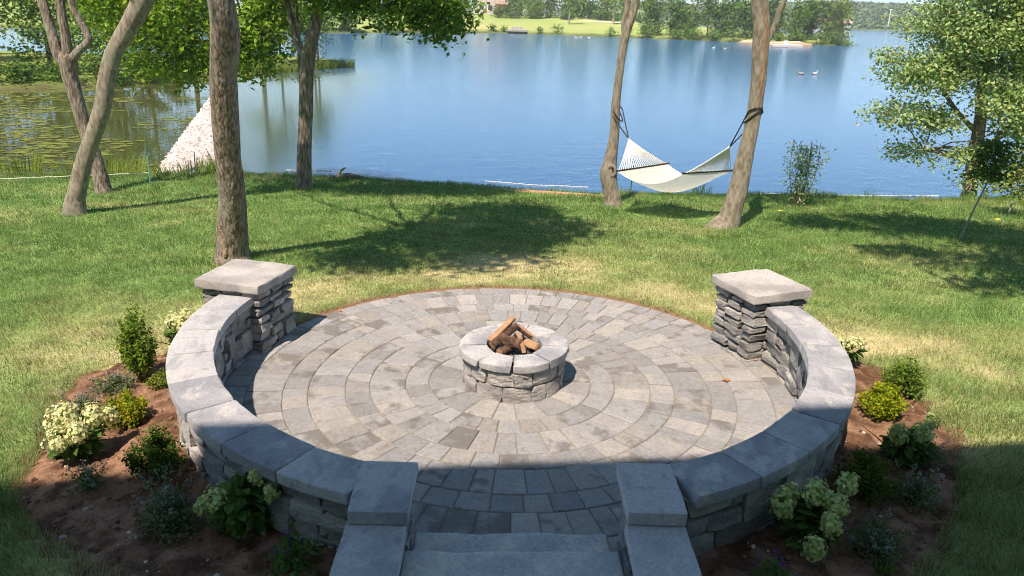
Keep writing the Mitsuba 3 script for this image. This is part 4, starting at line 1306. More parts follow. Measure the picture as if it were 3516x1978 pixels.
# trees on the peninsula
SHY = [(-38.5, 41.5), (-43, 45), (-47, 42), (-25.2, 43.6), (-29.5, 44.5), (-33.5, 42.5), (-27.5, 49), (-23.6, 52.5), (-31.5, 51), (-36.5, 47), (-35, 56), (-29.5, 58), (-40, 52), (-25.5, 61), (-20.5, 58.5)]
def orders(P):
    a = sorted(range(len(P)), key=lambda i: P[i][0] / (P[i][1] + 6.5))
    return [ORD[a.index(i)] for i in range(len(P))]
SHO = [o + ' from the left' for o in orders(SHY)]
SRO = orders([(-27.4, 41.6), (-25.2, 43.0), (-30.5, 39.0), (-23.9, 45.3), (-22.9, 47.6), (-33.5, 37.6), (-28.8, 40.2)])
G3 = 'trees shading the tongue of land beyond the pond'
for k, (x, y, h, w, lo, n) in enumerate(((-38.5, 41.5, 7, 2.8, .03, 3400), (-43, 45, 8, 3.0, .03, 3000), (-47, 42, 8, 3.0, .03, 3000), (-25.2, 43.6, 7.5, 2.4, .18, 2600), (-29.5, 44.5, 7, 2.5, .06, 3400), (-33.5, 42.5, 7, 2.5, .04, 3400), (-27.5, 49, 8, 2.8, .14, 3000), (-23.6, 52.5, 8, 2.2, .30, 1900), (-31.5, 51, 8, 2.8, .06, 3000), (-36.5, 47, 8, 2.8, .04, 3000), (-35, 56, 9, 3.2, .05, 2800), (-29.5, 58, 9, 3.2, .10, 2600), (-40, 52, 9, 3, .04, 2600), (-25.5, 61, 8, 2.4, .28, 1800), (-20.5, 58.5, 8, 1.9, .34, 1500))):
    far_tree('shade_tree', f'leafy dark trunked tree on the land beyond the pond, {SHO[k]}', 'tree', x, y, PENZ(x, y), h, w, n, .24, [FG[1], FG[0], FG[2]], 600 + k, G3, low=lo, thin=.17)
for k, (x, y, h, w) in enumerate(((-27.4, 41.6, 1.5, 1.2), (-25.2, 43.0, 1.9, 1.4), (-30.5, 39.0, 1.4, 1.3), (-23.9, 45.3, 1.7, 1.2), (-22.9, 47.6, 1.5, 1.1), (-33.5, 37.6, 1.6, 1.4), (-28.8, 40.2, 1.1, .9))):
    far_tree('bank_shrub', f'green shrub overhanging the far pond edge, {SRO[k]} from the left', 'shrub', x, y, PENZ(x, y) - .25, h, w, 1300, .17, [FG[1], FG[0]], 640 + k, 'shrubs overhanging the far edge of the pond', thin=.05)
for k, (x, y, h) in enumerate(((-17.6, 63.5, 7), (-16.7, 61.2, 6.4), (-19.6, 60.5, 7))):
    far_tree('slim_tree', ('slim tree nearest the tip of the land beyond the pond', 'slim tree second from the tip of the land beyond the pond', 'slim tree third from the tip of the land beyond the pond')[k], 'tree', x, y, PENZ(x, y), h, 1.4, 900, .24, [FG[0], FG[2]], 660 + k, 'slim trees near the tip of the land', low=.36, thin=.10)
# feathery tree reaching over the slender trunk
far_tree('feathery_tree', 'feathery grey green tree drooping behind the slender trunk near the shore', 'tree', -5.16, 12.6, -1.6, 6.6, 1.0, 7000, .06, [(.13, .18, .07), (.10, .15, .05)], 670, low=.50, thin=.07, wide=.3)


def tuft(name, label, cat, x, y, z, h, spread, n, w, col, seed, group=None, lean=.35):
    """Upright blades from one root."""
    rng = np.random.default_rng(seed)
    a = rng.uniform(0, 2 * PI, n); r = spread * np.sqrt(rng.uniform(size=n)) * .5
    base = np.c_[x + np.cos(a) * r, y + np.sin(a) * r, np.full(n, z)]
    hh = h * rng.uniform(.5, 1.1, n)
    d = np.c_[np.cos(a) * lean * rng.uniform(.2, 1.2, n), np.sin(a) * lean * rng.uniform(.2, 1.2, n), np.ones(n)] * hh[:, None]
    s = np.c_[-np.sin(a + 1), np.cos(a + 1), a * 0] * (w / 2)
    mid = base + d * np.array([.4, .4, .6])
    v = np.stack([base - s, base + s, mid + s * .8, mid - s * .8, base + d * np.array([1, 1, .95])], 1).reshape(-1, 3)
    k = np.arange(n)[:, None] * 5
    f = np.vstack([k + [0, 1, 2], k + [0, 2, 3], k + [3, 2, 4]])
    c = np.clip(np.asarray(col) * (1 + .25 * rng.normal(size=(n, 1))), .01, .8)
    return one(name, (v, f), 'm_leaf', label, cat, group, color=np.repeat(c, 5, 0))


rng = np.random.default_rng(44)
for k in range(9):
    x, y = (-19.2 + k * .48, 55.6 + k * 1.25)
    tuft('reed_clump', f'clump of reeds along the land beyond the pond, {ORD[k]} from the pond end', 'reeds', x + .3, y - .4, LAKE, .9, 1.3, 160, .03, (.18, .25, .05), 700 + k, 'reed clumps along the tongue of land')
for k, (x, y, z, h, sp, n, lab) in enumerate(((-8.3, 15.4, LAKE + .25, .95, .6, 110, 'tall green weeds growing on the gravel bank beside the large trunk'), (-10.6, 15.9, LAKE, .5, .5, 60, 'yellow green weed at the left foot of the gravel bank'), (-7.3, 10.9, -.55, .5, 1.7, 330, 'long grass behind the forked tree on the pond bank'), (-9.2, 10.7, -.55, .55, 1.8, 330, 'long grass between the curved and forked trunks'), (-12.2, 10.3, -.5, .9, 1.3, 260, 'rank grass on the pond bank at the left edge'), (-10.9, 10.5, -.5, .55, 1.0, 150, 'low rank grass on the bank above the pond'), (-6.6, 11.2, -.6, .5, .8, 120, 'rough grass on the bank right of the curved trunk'))):
    tuft('weed_clump', lab, 'weeds', x, y, z, h, sp, n, .016, (.20, .27, .05) if k != 1 else (.32, .34, .04), 720 + k)
for k in range(16):
    x = 2.5 + k * .63 + rng.uniform(-.2, .2)
    y = float(crest_y(x)) + rng.uniform(.1, .5)
    tuft('shore_weed', f'weed sprouting along the right lawn edge above the water, {ORD[k]} from the left', 'weed', x, y, float(lawn_z(x, y)), rng.uniform(.10, .42), rng.uniform(.08, .22), int(rng.uniform(14, 60)), .012, (.17, .24, .06), 740 + k, 'weeds sprouting along the right lawn edge')

# ------------------------------------------------------------------ small shrubs and saplings on the lawn


def stems_shrub(name, label, x, y, z, h, w, nst, n, size, cols, seed, low=.25, lean=(0, 0)):
    rng = np.random.default_rng(seed)
    t = thing(name, label, 'shrub')
    mb = MB(); C = []
    for k in range(nst):
        a = rng.uniform(0, 2 * PI); r = w * math.sqrt(rng.uniform()) * .5
        top = np.array([x + math.cos(a) * r + lean[0] * h, y + math.sin(a) * r + lean[1] * h, z + h * rng.uniform(.75, 1.0)])
        b = np.array([x + math.cos(a) * .05, y + math.sin(a) * .05, z - .03])
        P = spline([b, (b + top) / 2 + [math.cos(a) * r * .35, math.sin(a) * r * .35, 0], top], 9)
        mb.add(*tube(P, np.linspace(.010, .004, 9), 5))
        m = n // nst
        s = low + (1 - low) * rng.uniform(size=m) ** .8
        q = P[(s * 8).astype(int)]
        C.append(q + rng.normal(size=(m, 3)) * w * .16 * np.array([1, 1, .6]))
    part('stem', t, mb.get(), 'm_bark_far')
    C = np.vstack(C)
    cols = np.asarray(cols)
    v, f, c = leaves(C, size, rng, cols[rng.integers(0, len(cols), len(C))], .3, wide=.45)
    part('foliage', t, (v, f), 'm_leaf', color=c)
    return t


stems_shrub('willow_shrub', 'slender many stemmed grey green shrub alone at the lake edge', 5.64, 8.83, -.30, 1.45, .62, 9, 1300, .07, [(.26, .36, .15), (.33, .42, .18), (.19, .28, .12)], 801, .22)
for lab, x, y, hs, n, seed, cw in (('staked young sapling with a thin pale trunk on the right lawn', 7.19, 5.74, (1.0, 1.62), 1000, 802, .21), ('bushy young sapling with yellowing leaves at the right edge of the lawn', 9.54, 8.32, (.35, 1.35), 800, 803, .28)):
    rng = np.random.default_rng(seed)
    z = float(lawn_z(x, y))
    t = thing('sapling', lab, 'sapling')
    ln = .24 if seed == 802 else .06
    P = spline([(x, y, z - .05), (x + ln * .5, y, z + .5), (x + ln, y, z + 1.0), (x + ln * 1.25, y, z + hs[1])], 14)
    part('trunk', t, tube(P, np.linspace(.020, .008, 14), 7), 'm_pale_bark', smooth=True)
    m = n
    C = np.c_[x + ln * 1.15 + rng.normal(size=m) * cw * .75, y + rng.normal(size=m) * cw * .75, z + rng.uniform(hs[0], hs[1], m)]
    v, f, c = leaves(C, .085, rng, np.array([(.07, .13, .03), (.12, .19, .04)] if seed == 802 else [(.17, .23, .05), (.26, .28, .05)])[rng.integers(0, 2, m)], .3)
    part('crown', t, (v, f), 'm_leaf', color=c)


# ------------------------------------------------------------------ plants in the beds
def stem_mb(x, y, z, tips, rng, r=.006):
    mb = MB()
    for t in tips:
        b = np.array([x + rng.normal() * .02, y + rng.normal() * .02, z - .02])
        t = np.asarray(t, float)
        P = spline([b, b * .45 + t * .55 + [0, 0, .10 * (t[2] - z)], t], 7)
        mb.add(*tube(P, np.linspace(r, r * .55, 7), 5))
    return mb


def hydrangea(label, x, y, h, w, heads, seed, bloom, nleaf=170, leafcol=(.10, .18, .045)):
    rng = np.random.default_rng(seed)
    z = soil_z(x, y)
    h *= .68; w *= .76
    t = thing('hydrangea', label, 'hydrangea', 'hydrangeas in the planting beds')
    hs = []
    for (dx, dy, dz, s) in heads:
        hs.append((x + dx, y + dy, z + dz * .66, s * .82))
    tips = [(a, b, c - s * .4) for a, b, c, s in hs] + [(x + rng.normal() * w * .35, y + rng.normal() * w * .35, z + h * rng.uniform(.5, .85)) for _ in range(6)]
    part('stem', t, stem_mb(x, y, z, tips, rng).get(), 'm_stem')
    n = nleaf
    d = rng.normal(size=(n, 3)); d /= np.linalg.norm(d, axis=1, keepdims=True)
    C = np.array([x, y, z + h * .46]) + d * np.array([w / 2, w / 2, h * .42]) * (rng.uniform(size=(n, 1)) ** .4)
    C[:, 2] = np.maximum(C[:, 2], z + .03)
    mb = MB()
    a, b, nn = frames(rng, n, 1.0)
    out = C - [x, y, z + h * .2]; out[:, 2] *= .3; out /= np.linalg.norm(out, axis=1, keepdims=True) + 1e-9
    a = out + a * .6; a[:, 2] -= .25; a /= np.linalg.norm(a, axis=1, keepdims=True)
    b = np.cross(nn, a); b /= np.linalg.norm(b, axis=1, keepdims=True); nn = np.cross(a, b)
    s = (.105 * rng.uniform(.6, 1.2, n))[:, None]
    V = np.stack([C - a * s * .5, C - a * s * .15 + b * s * .30 + nn * s * .06, C + a * s * .22 + b * s * .24 + nn * s * .04, C + a * s * .55 - nn * s * .1, C + a * s * .22 - b * s * .24 + nn * s * .04, C - a * s * .15 - b * s * .30 + nn * s * .06, C + a * s * .05 - nn * s * .03], 1).reshape(-1, 3)
    k = np.arange(n)[:, None] * 7
    F = np.vstack([k + [6, i, (i + 1) % 6] for i in range(6)])
    c = np.clip(np.asarray(leafcol) * (1 + .28 * rng.normal(size=(n, 1))), .01, .6)
    part('foliage', t, (V, F), 'm_leaf', color=np.repeat(c, 7, 0))
    for (hx, hy, hz, s) in hs:
        m = int(260 * (s / .1))
        d = rng.normal(size=(m, 3)); d /= np.linalg.norm(d, axis=1, keepdims=True)
        tl = rng.normal(size=3) * [.35, .35, 0] + [0, 0, 1.]
        lump = .62 + .75 * meshkit.noise(d * 2.6 + rng.uniform(0, 50, 3))[:, None]
        P = np.array([hx, hy, hz]) + (d * np.array([s * .80, s * .80, s * .85])) * rng.uniform(.55, 1.1, (m, 1)) * lump + np.clip(d[:, 2:3], 0, 1) * tl * s * .25
        a, b, nn = frames(rng, m, .2)
        nn = d + nn * .5; nn /= np.linalg.norm(nn, axis=1, keepdims=True)
        a = np.cross(nn, a); a /= np.linalg.norm(a, axis=1, keepdims=True); b = np.cross(nn, a)
        q = .016 * rng.uniform(.7, 1.2, (m, 1))
        V = np.stack([P + a * q, P + b * q + nn * q * .25, P - a * q, P - b * q + nn * q * .25], 1).reshape(-1, 3)
        k = np.arange(m)[:, None] * 4
        mixg = rng.uniform(size=(m, 1)) ** 3
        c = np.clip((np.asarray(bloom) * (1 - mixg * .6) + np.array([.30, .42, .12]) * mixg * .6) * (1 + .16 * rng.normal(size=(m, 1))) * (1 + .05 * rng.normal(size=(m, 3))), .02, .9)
        part('flower_head', t, (V, np.vstack([k + [0, 1, 2], k + [0, 2, 3]])), 'm_leaf', color=np.repeat(c, 4, 0))
    return t


B['m_stem'] = two(principled(rgb(.12, .11, .05), .9, .1))


def boxwood(label, x, y, h, w, n, cols, seed, name='boxwood', size=.026, upright=.5, cat='shrub', group='small evergreen shrubs in the beds', ns=34):
    rng = np.random.default_rng(seed)
    z = soil_z(x, y)
    h *= .80; w *= .78
    t = thing(name, label, cat, group)
    tips = []
    for k in range(ns):
        a = rng.uniform(0, 2 * PI); r = math.sqrt(rng.uniform()) * w / 2
        e = 1 - (r / (w / 2)) ** 2 * .55
        tips.append((x + math.cos(a) * r, y + math.sin(a) * r, z + h * e * rng.uniform(.72, 1.05)))
    part('stem', t, stem_mb(x, y, z, tips[:14], rng, .005).get(), 'm_stem')
    C = []
    m = n // ns
    for tx, ty, tz in tips:
        s = rng.uniform(.18, 1, m) ** .7
        c = np.array([x, y, z]) + (np.array([tx, ty, tz]) - [x, y, z]) * np.c_[s ** .6, s ** .6, s]
        C.append(c + rng.normal(size=(m, 3)) * w * .055)
    C = np.vstack(C)
    C[:, 2] = np.maximum(C[:, 2], z + .02)
    cols = np.asarray(cols)
    sp = rng.integers(0, len(cols), len(tips)).repeat(m)
    pick = np.where(rng.uniform(size=len(C)) < .6, sp, rng.integers(0, len(cols), len(C)))
    v, f, c = leaves(C, size, rng, cols[pick], .3, .4, .6)
    part('foliage', t, (v, f), 'm_leaf', color=c)
    return t


def catmint(label, x, y, h, w, seed, spikes, flower, col=(.15, .21, .10), group='grey green catmint mounds in the beds', name='catmint', size=.030, n=900):
    rng = np.random.default_rng(seed)
    z = soil_z(x, y)
    h *= .85; w *= .78; n = int(n * .55); size *= .9
    t = thing(name, label, name, group)
    tips = []
    for k in range(spikes):
        a = rng.uniform(0, 2 * PI); r = rng.uniform(.1, 1) * w / 2
        tips.append((x + math.cos(a) * r * 1.25, y + math.sin(a) * r * 1.25, z + h * rng.uniform(.6, 1.15) * (1 - .35 * (r / (w / 2)) ** 2)))
    part('stem', t, stem_mb(x, y, z, tips, rng, .0035).get(), 'm_stem')
    d = rng.normal(size=(n, 3)); d /= np.linalg.norm(d, axis=1, keepdims=True); d[:, 2] = np.abs(d[:, 2])
    C = np.array([x, y, z + .02]) + d * np.array([w / 2, w / 2, h * .62]) * rng.uniform(size=(n, 1)) ** .5
    C2, F2 = [], []
    for tp in tips:
        tp = np.array(tp); b = np.array([x, y, z])
        s = rng.uniform(.45, .85, 14)
        C2.append(b + (tp - b) * np.c_[s, s, s] + rng.normal(size=(14, 3)) * .014)
        s = rng.uniform(.84, 1.02, 12)
        F2.append(b + (tp - b) * s[:, None] + rng.normal(size=(12, 3)) * .009)
    v, f, c = leaves(np.vstack([C] + C2), size, rng, col, .3, .5, .6)
    part('foliage', t, (v, f), 'm_leaf', color=c)
    v, f, c = leaves(np.vstack(F2), .013, rng, flower, .2, .3, .8)
    part('flower_spikes', t, (v, f), 'm_leaf', color=c, kind='stuff')
    return t


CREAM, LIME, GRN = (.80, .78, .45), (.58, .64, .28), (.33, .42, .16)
# left bed
boxwood('tall bright green upright shrub behind the left seat wall', -3.34, -.14, 1.0, .40, 4200, [(.17, .27, .03), (.12, .21, .03), (.22, .32, .04)], 901, size=.028, ns=46)
hydrangea('cream flowered hydrangea half hidden behind the back of the left seat wall', -3.17, .52, .58, .50, [(.0, -.08, .52, .12), (.12, .0, .50, .11), (-.12, -.02, .46, .11), (.06, -.16, .44, .11), (-.05, .1, .5, .1)], 902, CREAM)
catmint('low grey green catmint below the tall bright green shrub', -3.50, -.34, .24, .50, 903, 16, (.32, .35, .36))
catmint('low grey green catmint at the edge of the grass beside the yellow shrub', -3.55, -.80, .24, .56, 904, 18, (.32, .35, .36))
boxwood('yellow green rounded shrub in the sunny part of the left bed', -3.05, -1.02, .44, .44, 3600, [(.30, .33, .02), (.20, .27, .02), (.38, .36, .03)], 905, size=.026)
hydrangea('hydrangea covered in big cream flower heads in the middle of the left bed', -3.20, -1.46, .52, .50, [(-.03, -.04, .56, .125), (.14, .03, .50, .115), (-.14, .02, .44, .12), (-.02, -.19, .38, .12), (.10, -.15, .44, .11), (.20, .12, .45, .09)], 906, CREAM)
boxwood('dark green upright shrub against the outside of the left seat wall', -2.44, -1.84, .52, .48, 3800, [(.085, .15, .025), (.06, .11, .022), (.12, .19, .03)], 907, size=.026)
catmint('tiny catmint tuft below the cream hydrangea', -2.88, -1.95, .24, .32, 908, 12, (.32, .35, .36), n=500)
catmint('large silvery catmint in the shade at the front of the left bed', -2.12, -2.40, .48, .56, 909, 34, (.32, .35, .36), n=1500)
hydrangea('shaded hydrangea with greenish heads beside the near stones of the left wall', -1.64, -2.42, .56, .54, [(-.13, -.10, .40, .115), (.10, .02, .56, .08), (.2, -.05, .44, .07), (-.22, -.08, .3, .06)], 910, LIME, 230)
catmint('green salvia with thin purple flower spikes beside the left step wall', -1.22, -2.80, .36, .46, 911, 9, (.17, .08, .30), col=(.10, .19, .05), group='purple flowered salvias by the steps', name='salvia', size=.045, n=420)
boxwood('sparse small leaved sprig on the soil beside the tall bright green shrub', -3.06, -.36, .20, .34, 500, [(.20, .28, .04)], 912, ns=14)
# right bed
hydrangea('cream flowered hydrangea partly hidden behind the right seat wall', 3.24, .42, .42, .40, [(.0, -.08, .38, .10), (.10, .0, .34, .09), (-.08, -.02, .33, .09)], 921, CREAM, 90)
boxwood('fresh green airy shrub at the back of the right bed', 3.52, -.16, .52, .50, 3000, [(.15, .25, .04), (.20, .30, .05)], 922, size=.028)
boxwood('vivid yellow green shrub beside the right seat wall', 3.13, -.62, .46, .46, 3600, [(.36, .40, .02), (.28, .36, .02), (.24, .30, .02)], 923, size=.027)
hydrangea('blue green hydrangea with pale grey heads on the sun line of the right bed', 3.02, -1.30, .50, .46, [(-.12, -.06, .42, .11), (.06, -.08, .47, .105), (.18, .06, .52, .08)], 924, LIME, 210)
catmint('low catmint at the sun line near the right grass edge', 3.20, -1.25, .24, .46, 925, 18, (.32, .35, .36))
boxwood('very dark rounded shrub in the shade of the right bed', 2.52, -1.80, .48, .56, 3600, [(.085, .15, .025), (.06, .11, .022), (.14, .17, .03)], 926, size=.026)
catmint('catmint with pale lilac spikes near the shaded right grass edge', 2.84, -1.82, .34, .48, 927, 22, (.32, .35, .36))
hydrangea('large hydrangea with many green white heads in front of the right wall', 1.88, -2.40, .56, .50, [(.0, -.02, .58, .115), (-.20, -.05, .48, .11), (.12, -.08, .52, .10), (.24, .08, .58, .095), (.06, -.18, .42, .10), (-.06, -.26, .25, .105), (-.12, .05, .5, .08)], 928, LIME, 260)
catmint('spreading silvery catmint in the shade at the front of the right bed', 2.33, -2.42, .28, .52, 929, 26, (.32, .35, .36))
catmint('green salvia with purple flower spikes beside the right step wall', 1.50, -2.96, .32, .40, 930, 8, (.17, .08, .30), col=(.10, .19, .05), group='purple flowered salvias by the steps', name='salvia', size=.045, n=420)
tuft('soil_weed', 'tiny green weed alone on the soil at the front of the right bed', 'weed', 2.29, -2.62, soil_z(2.29, -2.62), .12, .10, 26, .014, (.13, .22, .05), 931)

# ------------------------------------------------------------------ small things on the lawn and along the shore
for k, (x, y, h, lab) in enumerate(((-7.55, 9.4, .75, 'thin turquoise stake at the left lawn edge beside the forked tree'), (-7.5, 11.6, .85, 'thin dark green stake in front of the gravel bank'), (2.45, 9.9, .75, 'thin dark stake at the lawn edge under the hammock'))):
    z = float(lawn_z(x, y))
    t = thing('garden_stake', lab, 'stake', None)
    c = ((.10, .34, .36), (.04, .10, .08), (.05, .07, .06))[k]
    part('rod', t, tube(np.array([[x, y, z - .1], [x + .01, y, z + h * .5], [x + .03, y, z + h]]), .011, 7), 'm_vc', color=np.array(c))
    part('clip', t, tube(np.array([[x + .005, y - .013, z + h * .82], [x + .05, y - .013, z + h * .84]]), .008, 6), 'm_vc', color=np.array(c) * .8)
P = spline([(-11.5, 8.6, float(lawn_z(-11.5, 8.6)) + .06), (-9.6, 9.0, float(lawn_z(-9.6, 9.0)) + .12), (-7.55, 9.4, float(lawn_z(-7.55, 9.4)) + .22)], 14)
one('string_line', tube(P, .006, 5), 'm_white', 'white string stretched low over the grass at the left', 'string')
FLOATS = (((-7.26, 18.04), (-6.6, 18.1), (-5.83, 18.12)), ((-.93, 17.2), (.28, 16.9), (1.0, 16.82), (2.2, 16.75)), ((7.1, 16.55), (8.37, 16.58), (10.18, 16.66), (12.83, 16.95)))
for k, pts in enumerate(FLOATS):
    P = spline([(a, b, LAKE + .012) for a, b in pts], 30)
    P[:, 1] += (meshkit.noise(np.c_[P[:, 0] * 2, P[:, 1] * 0, P[:, 2]]) - .5) * .08
    one('float_line', tube(P, (.009, .010, .013)[k], 6), 'm_white', ('short white floating line on the water beside the slender trunk', 'white floating line on the water in front of the bare earth', 'long white floating line on the water behind the right lawn edge')[k], 'floating line')
rng = np.random.default_rng(55)
v, f = bark_tube([(-4.05, 10.7, -.42), (-3.75, 10.75, -.36), (-3.4, 10.8, -.40)], [.10, .09, .06], rng, 12, 14, .2)
t = thing('driftwood', 'dark weathered stump lying at the lawn edge by the slender trunk', 'driftwood')
part('stump', t, (v, f), 'm_bark', smooth=True)
part('snag', t, tube(np.array([(-3.95, 10.7, -.40), (-3.9, 10.7, -.22), (-3.78, 10.7, -.14)]), np.array([.04, .03, .02]), 7), 'm_bark')


def flat_leaf(label, x, y, z, s, col, seed):
    rng = np.random.default_rng(seed)
    a = np.arange(8) * 2 * PI / 8
    r = s * np.array([1, .45, .8, .45, 1, .5, .7, .45]) * .5
    v = np.c_[x + np.cos(a) * r, y + np.sin(a) * r, z + .006 + rng.uniform(0, .012, 8)]
    v = np.vstack([v, [x, y, z + .008]])
    one('fallen_leaf', (v, np.array([(8, k, (k + 1) % 8) for k in range(8)])), 'm_vc', label, 'leaf', color=np.array(col))


flat_leaf('orange fallen leaf at the foot of the right stone pillar', 2.42, .60, .003, .085, (.62, .17, .04), 1)
flat_leaf('brown fallen leaf on the pavers near the right seat wall', 2.02, .12, .003, .10, (.40, .18, .06), 2)
flat_leaf('small orange leaf at the far left edge of the pavers', -1.92, 1.62, .003, .07, (.60, .2, .06), 3)
for k, (x, y, lab) in enumerate(((5.0, 7.9, 'yellow fallen leaf on the grass beside the leaning tree'), (7.05, 7.9, 'yellow fallen leaf on the shaded right lawn'), (8.9, 7.6, 'pair of yellow leaves on the grass by the bushy sapling'))):
    flat_leaf(lab, x, y, float(lawn_z(x, y)) + .06, .13, (.75, .55, .04), 10 + k)

# ------------------------------------------------------------------ across the lake: docks, houses, birds


def dock(name, label, cat, x, y, w, d, zt, deckc, boards):
    t = thing(name, label, cat)
    for k in range(boards):
        a = x - w / 2 + w * k / boards
        part('deck_board', t, box(a + .02, a + w / boards - .02, y - d / 2, y + d / 2, zt - .08, zt), 'm_vc', color=np.array(deckc) * (.9 + .2 * ((k * 7) % 5) / 5))
    part('skirt', t, box(x - w / 2 - .05, x + w / 2 + .05, y - d / 2 - .06, y - d / 2 - .01, zt - .45, zt - .05), 'm_vc', color=np.array(deckc) * .75)
    for sx in (-1, 0, 1):
        part('post', t, tube(np.array([[x + sx * w * .45, y - d * .3, LAKE - .5], [x + sx * w * .45, y - d * .3, zt - .09]]), .10, 8), 'm_vc', color=np.array((.16, .13, .11)))
    return t


t = dock('dock', 'small grey wooden dock on the far shore below the park lawn', 'dock', -.6, 199.2, 5.0, 4.0, LAKE + 1.05, (.42, .40, .37), 12)
part('bench', t, box(-2.0, .9, 200.2, 200.7, LAKE + 1.06, LAKE + 1.55), 'm_vc', color=np.array((.36, .34, .30)))
t = dock('floating_dock', 'low white floating dock moored below the far right wood', 'dock', 51.4, 152.0, 5.6, 2.6, LAKE + .55, (.62, .61, .60), 10)
part('locker', t, box(51.2, 51.8, 152.3, 152.9, LAKE + .56, LAKE + 1.25), 'm_vc', color=np.array((.6, .6, .6)))
v, f = rough_block(13, 9, 1.6, (12, 8, 4), np.random.default_rng(4), .6, .4, .3)
one('sand_ramp', (v + [52.5, 163, LAKE - .1], f), 'm_vc', 'tan earth ramp behind the white floating dock', 'ramp', kind='structure', color=np.array((.36, .29, .19)), smooth=True)

h = thing('far_house', 'large pale house with a timber stair seen between trees across the lake', 'house')
z0 = FARZ(-8, 284)
part('wall', h, box(-16, -3.0, 285, 295, z0 - 1, z0 + 9), 'm_vc', color=np.array((.50, .45, .41)))
part('wing', h, box(-3.0, 2.0, 282.5, 293, z0 - 1, z0 + 8), 'm_vc', color=np.array((.58, .57, .56)))
rfv = np.array([[-17, 284, z0 + 9], [3, 284, z0 + 9], [3, 290, z0 + 13], [-17, 290, z0 + 13], [-17, 296, z0 + 9], [3, 296, z0 + 9]])
part('roof', h, (rfv, np.array([(0, 1, 2, 3), (3, 2, 5, 4)])), 'm_roof')
for (a, b, c, d) in ((-14.5, -12.5, 1.2, 3.2), (-11.4, -9.4, 1.2, 3.2), (-14.5, -12.5, 4.6, 6.6), (-11.4, -9.4, 4.6, 6.6), (-.9, -.1, .6, 3.2), (.4, 1.2, .6, 3.2)):
    yy = 284.95 if a < -3 else 282.45
    w = part('window', h, box(a, b, yy, yy + .2, z0 + c, z0 + d), 'm_white')
    part('pane', w, box(a + .2, b - .2, yy - .06, yy - .01, z0 + c + .2, z0 + d - .2), 'm_glass')
sp = part('stair', h, (np.array([[-8.2, 280.5, z0 + 3.2], [-8.2, 281.8, z0 + 3.2], [-3.6, 280.5, z0 - .2], [-3.6, 281.8, z0 - .2], [-8.2, 280.5, z0 - .2], [-8.2, 281.8, z0 - .2]]), np.array([(0, 2, 3), (0, 3, 1), (0, 4, 2), (1, 3, 5)])), 'm_vc', color=np.array((.42, .20, .07)), label='orange brown timber stair')
part('deck', h, box(-8.6, -3.2, 280.6, 284.9, z0 + 3.2, z0 + 3.5), 'm_vc', color=np.array((.36, .17, .08)))
for q in range(7):
    part('deck_post', h, box(-8.5 + q * .86, -8.36 + q * .86, 280.6, 280.75, z0 + 3.52, z0 + 4.5), 'm_vc', color=np.array((.36, .17, .08)))
h = thing('boat_house', 'long low white building with a pale red roof at the far end of the lake', 'building')
part('wall', h, box(203, 232, 575, 586, LAKE + .8, LAKE + 4.2), 'm_white')
part('roof', h, (np.array([[202, 574, LAKE + 4.3], [233, 574, LAKE + 4.3], [233, 580.5, LAKE + 7.2], [202, 580.5, LAKE + 7.2], [202, 587, LAKE + 4.3], [233, 587, LAKE + 4.3]]), np.array([(0, 1, 2, 3), (3, 2, 5, 4)])), 'm_vc', color=np.array((.62, .36, .33)))
for q in range(6):
    part('door', h, box(205 + q * 4.6, 208 + q * 4.6, 574.8, 574.95, LAKE + .9, LAKE + 3.4), 'm_vc', color=np.array((.45, .45, .46)))
for k, (x, y, lab) in enumerate(((262, 584, 'pale pole standing on the far shore right of the white building'), (292, 590, 'thinner pale pole on the far shore towards the right tree'))):
    t = thing('light_pole', lab, 'pole')
    part('mast', t, tube(np.array([[x, y, LAKE], [x, y, LAKE + 14 - 3 * k]]), .30, 7), 'm_white')
    part('lamp', t, box(x - 1.0, x + 1.0, y - .3, y + .3, LAKE + 13.9 - 3 * k, LAKE + 14.4 - 3 * k), 'm_white')


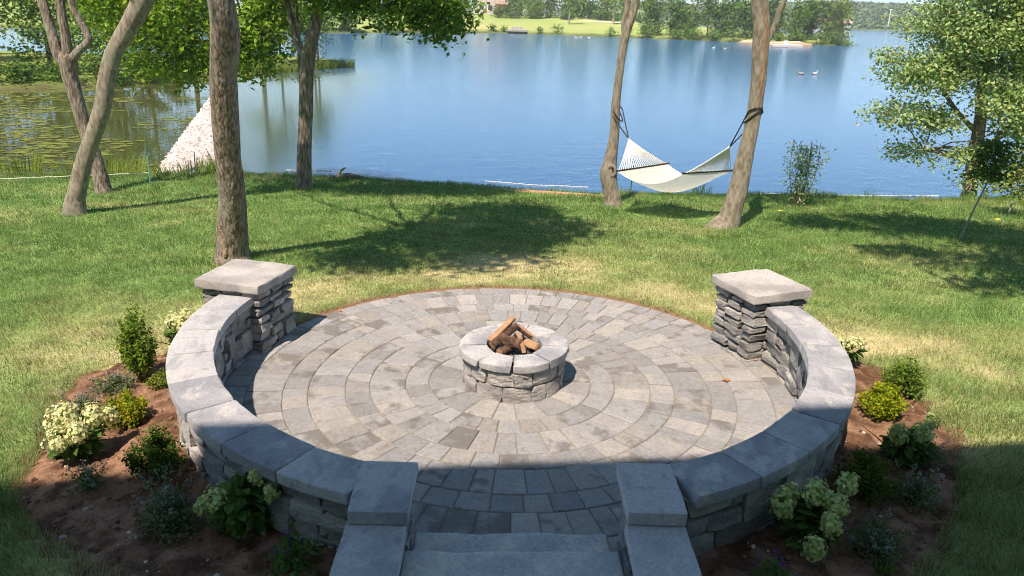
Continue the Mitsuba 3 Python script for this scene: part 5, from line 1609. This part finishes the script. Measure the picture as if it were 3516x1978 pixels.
def duck(label, x, y, a, col):
    t = thing('duck', label, 'duck', 'ducks swimming on the lake')
    bd = trimesh.creation.icosphere(subdivisions=2)
    v = bd.vertices * [.30, .16, .13]
    v[:, 2] += .10 * np.clip(-v[:, 0] / .3, 0, 1) ** 2
    v[:, 2] += .02
    part('body', t, (put(v, a, x, y, LAKE + .07), bd.faces), 'm_vc', smooth=True, color=np.array(col))
    nk = tube(spline([(.20, 0, .08), (.28, 0, .18), (.30, 0, .27)], 6), np.linspace(.075, .05, 6), 8)
    part('neck', t, (put(nk[0], a, x, y, LAKE + .07), nk[1]), 'm_vc', smooth=True, color=np.array(col) * .8)
    hd = bd.vertices * [.085, .062, .062] + [.32, 0, .31]
    part('head', t, (put(hd, a, x, y, LAKE + .07), bd.faces), 'm_vc', smooth=True, color=np.array(col) * .6)
    bl = tube(np.array([(.38, 0, .30), (.47, 0, .285)]), np.array([.03, .015]), 6)
    part('bill', t, (put(bl[0], a, x, y, LAKE + .07), bl[1]), 'm_vc', color=np.array((.4, .25, .05)))


for k, (x, y, lab) in enumerate(((28.9, 72.8, 'pale duck alone on open water right of the leaning tree'), (27.4, 72.3, 'brown duck just left of the pale duck on open water'), (12.6, 176, 'white duck left of a pair off the far lawn'), (13.6, 177, 'middle white duck of three off the far lawn'), (15.6, 177, 'right hand white duck of three off the far lawn'), (33.5, 135, 'white duck off the far wood, left of two others'), (35.0, 133, 'grey duck off the far wood between two others'), (36.0, 136, 'dark duck off the far wood, right of two others'))):
    duck(lab, x, y, (.4, 2.6, 3.0, .2, 2.9, .5, 3.3, .1)[k], ((.55, .53, .5), (.3, .27, .24), (.7, .7, .68), (.7, .7, .68), (.7, .7, .68), (.65, .65, .62), (.4, .38, .35), (.2, .17, .15))[k])

# ------------------------------------------------------------------ summer haze over the lake
scene['air'] = {'type': 'homogeneous', 'albedo': .95, 'sigma_t': HAZE}
scene['haze'] = {'type': 'cube', 'to_world': T().translate([0, 1270, 14]).scale([1950, 1360, 20]), 'bsdf': {'type': 'null'}, 'interior': {'type': 'ref', 'id': 'air'}}
tag('haze', 'thin summer haze over the lake', 'haze', kind='stuff')
scene['camera']['medium'] = {'type': 'ref', 'id': 'air'}
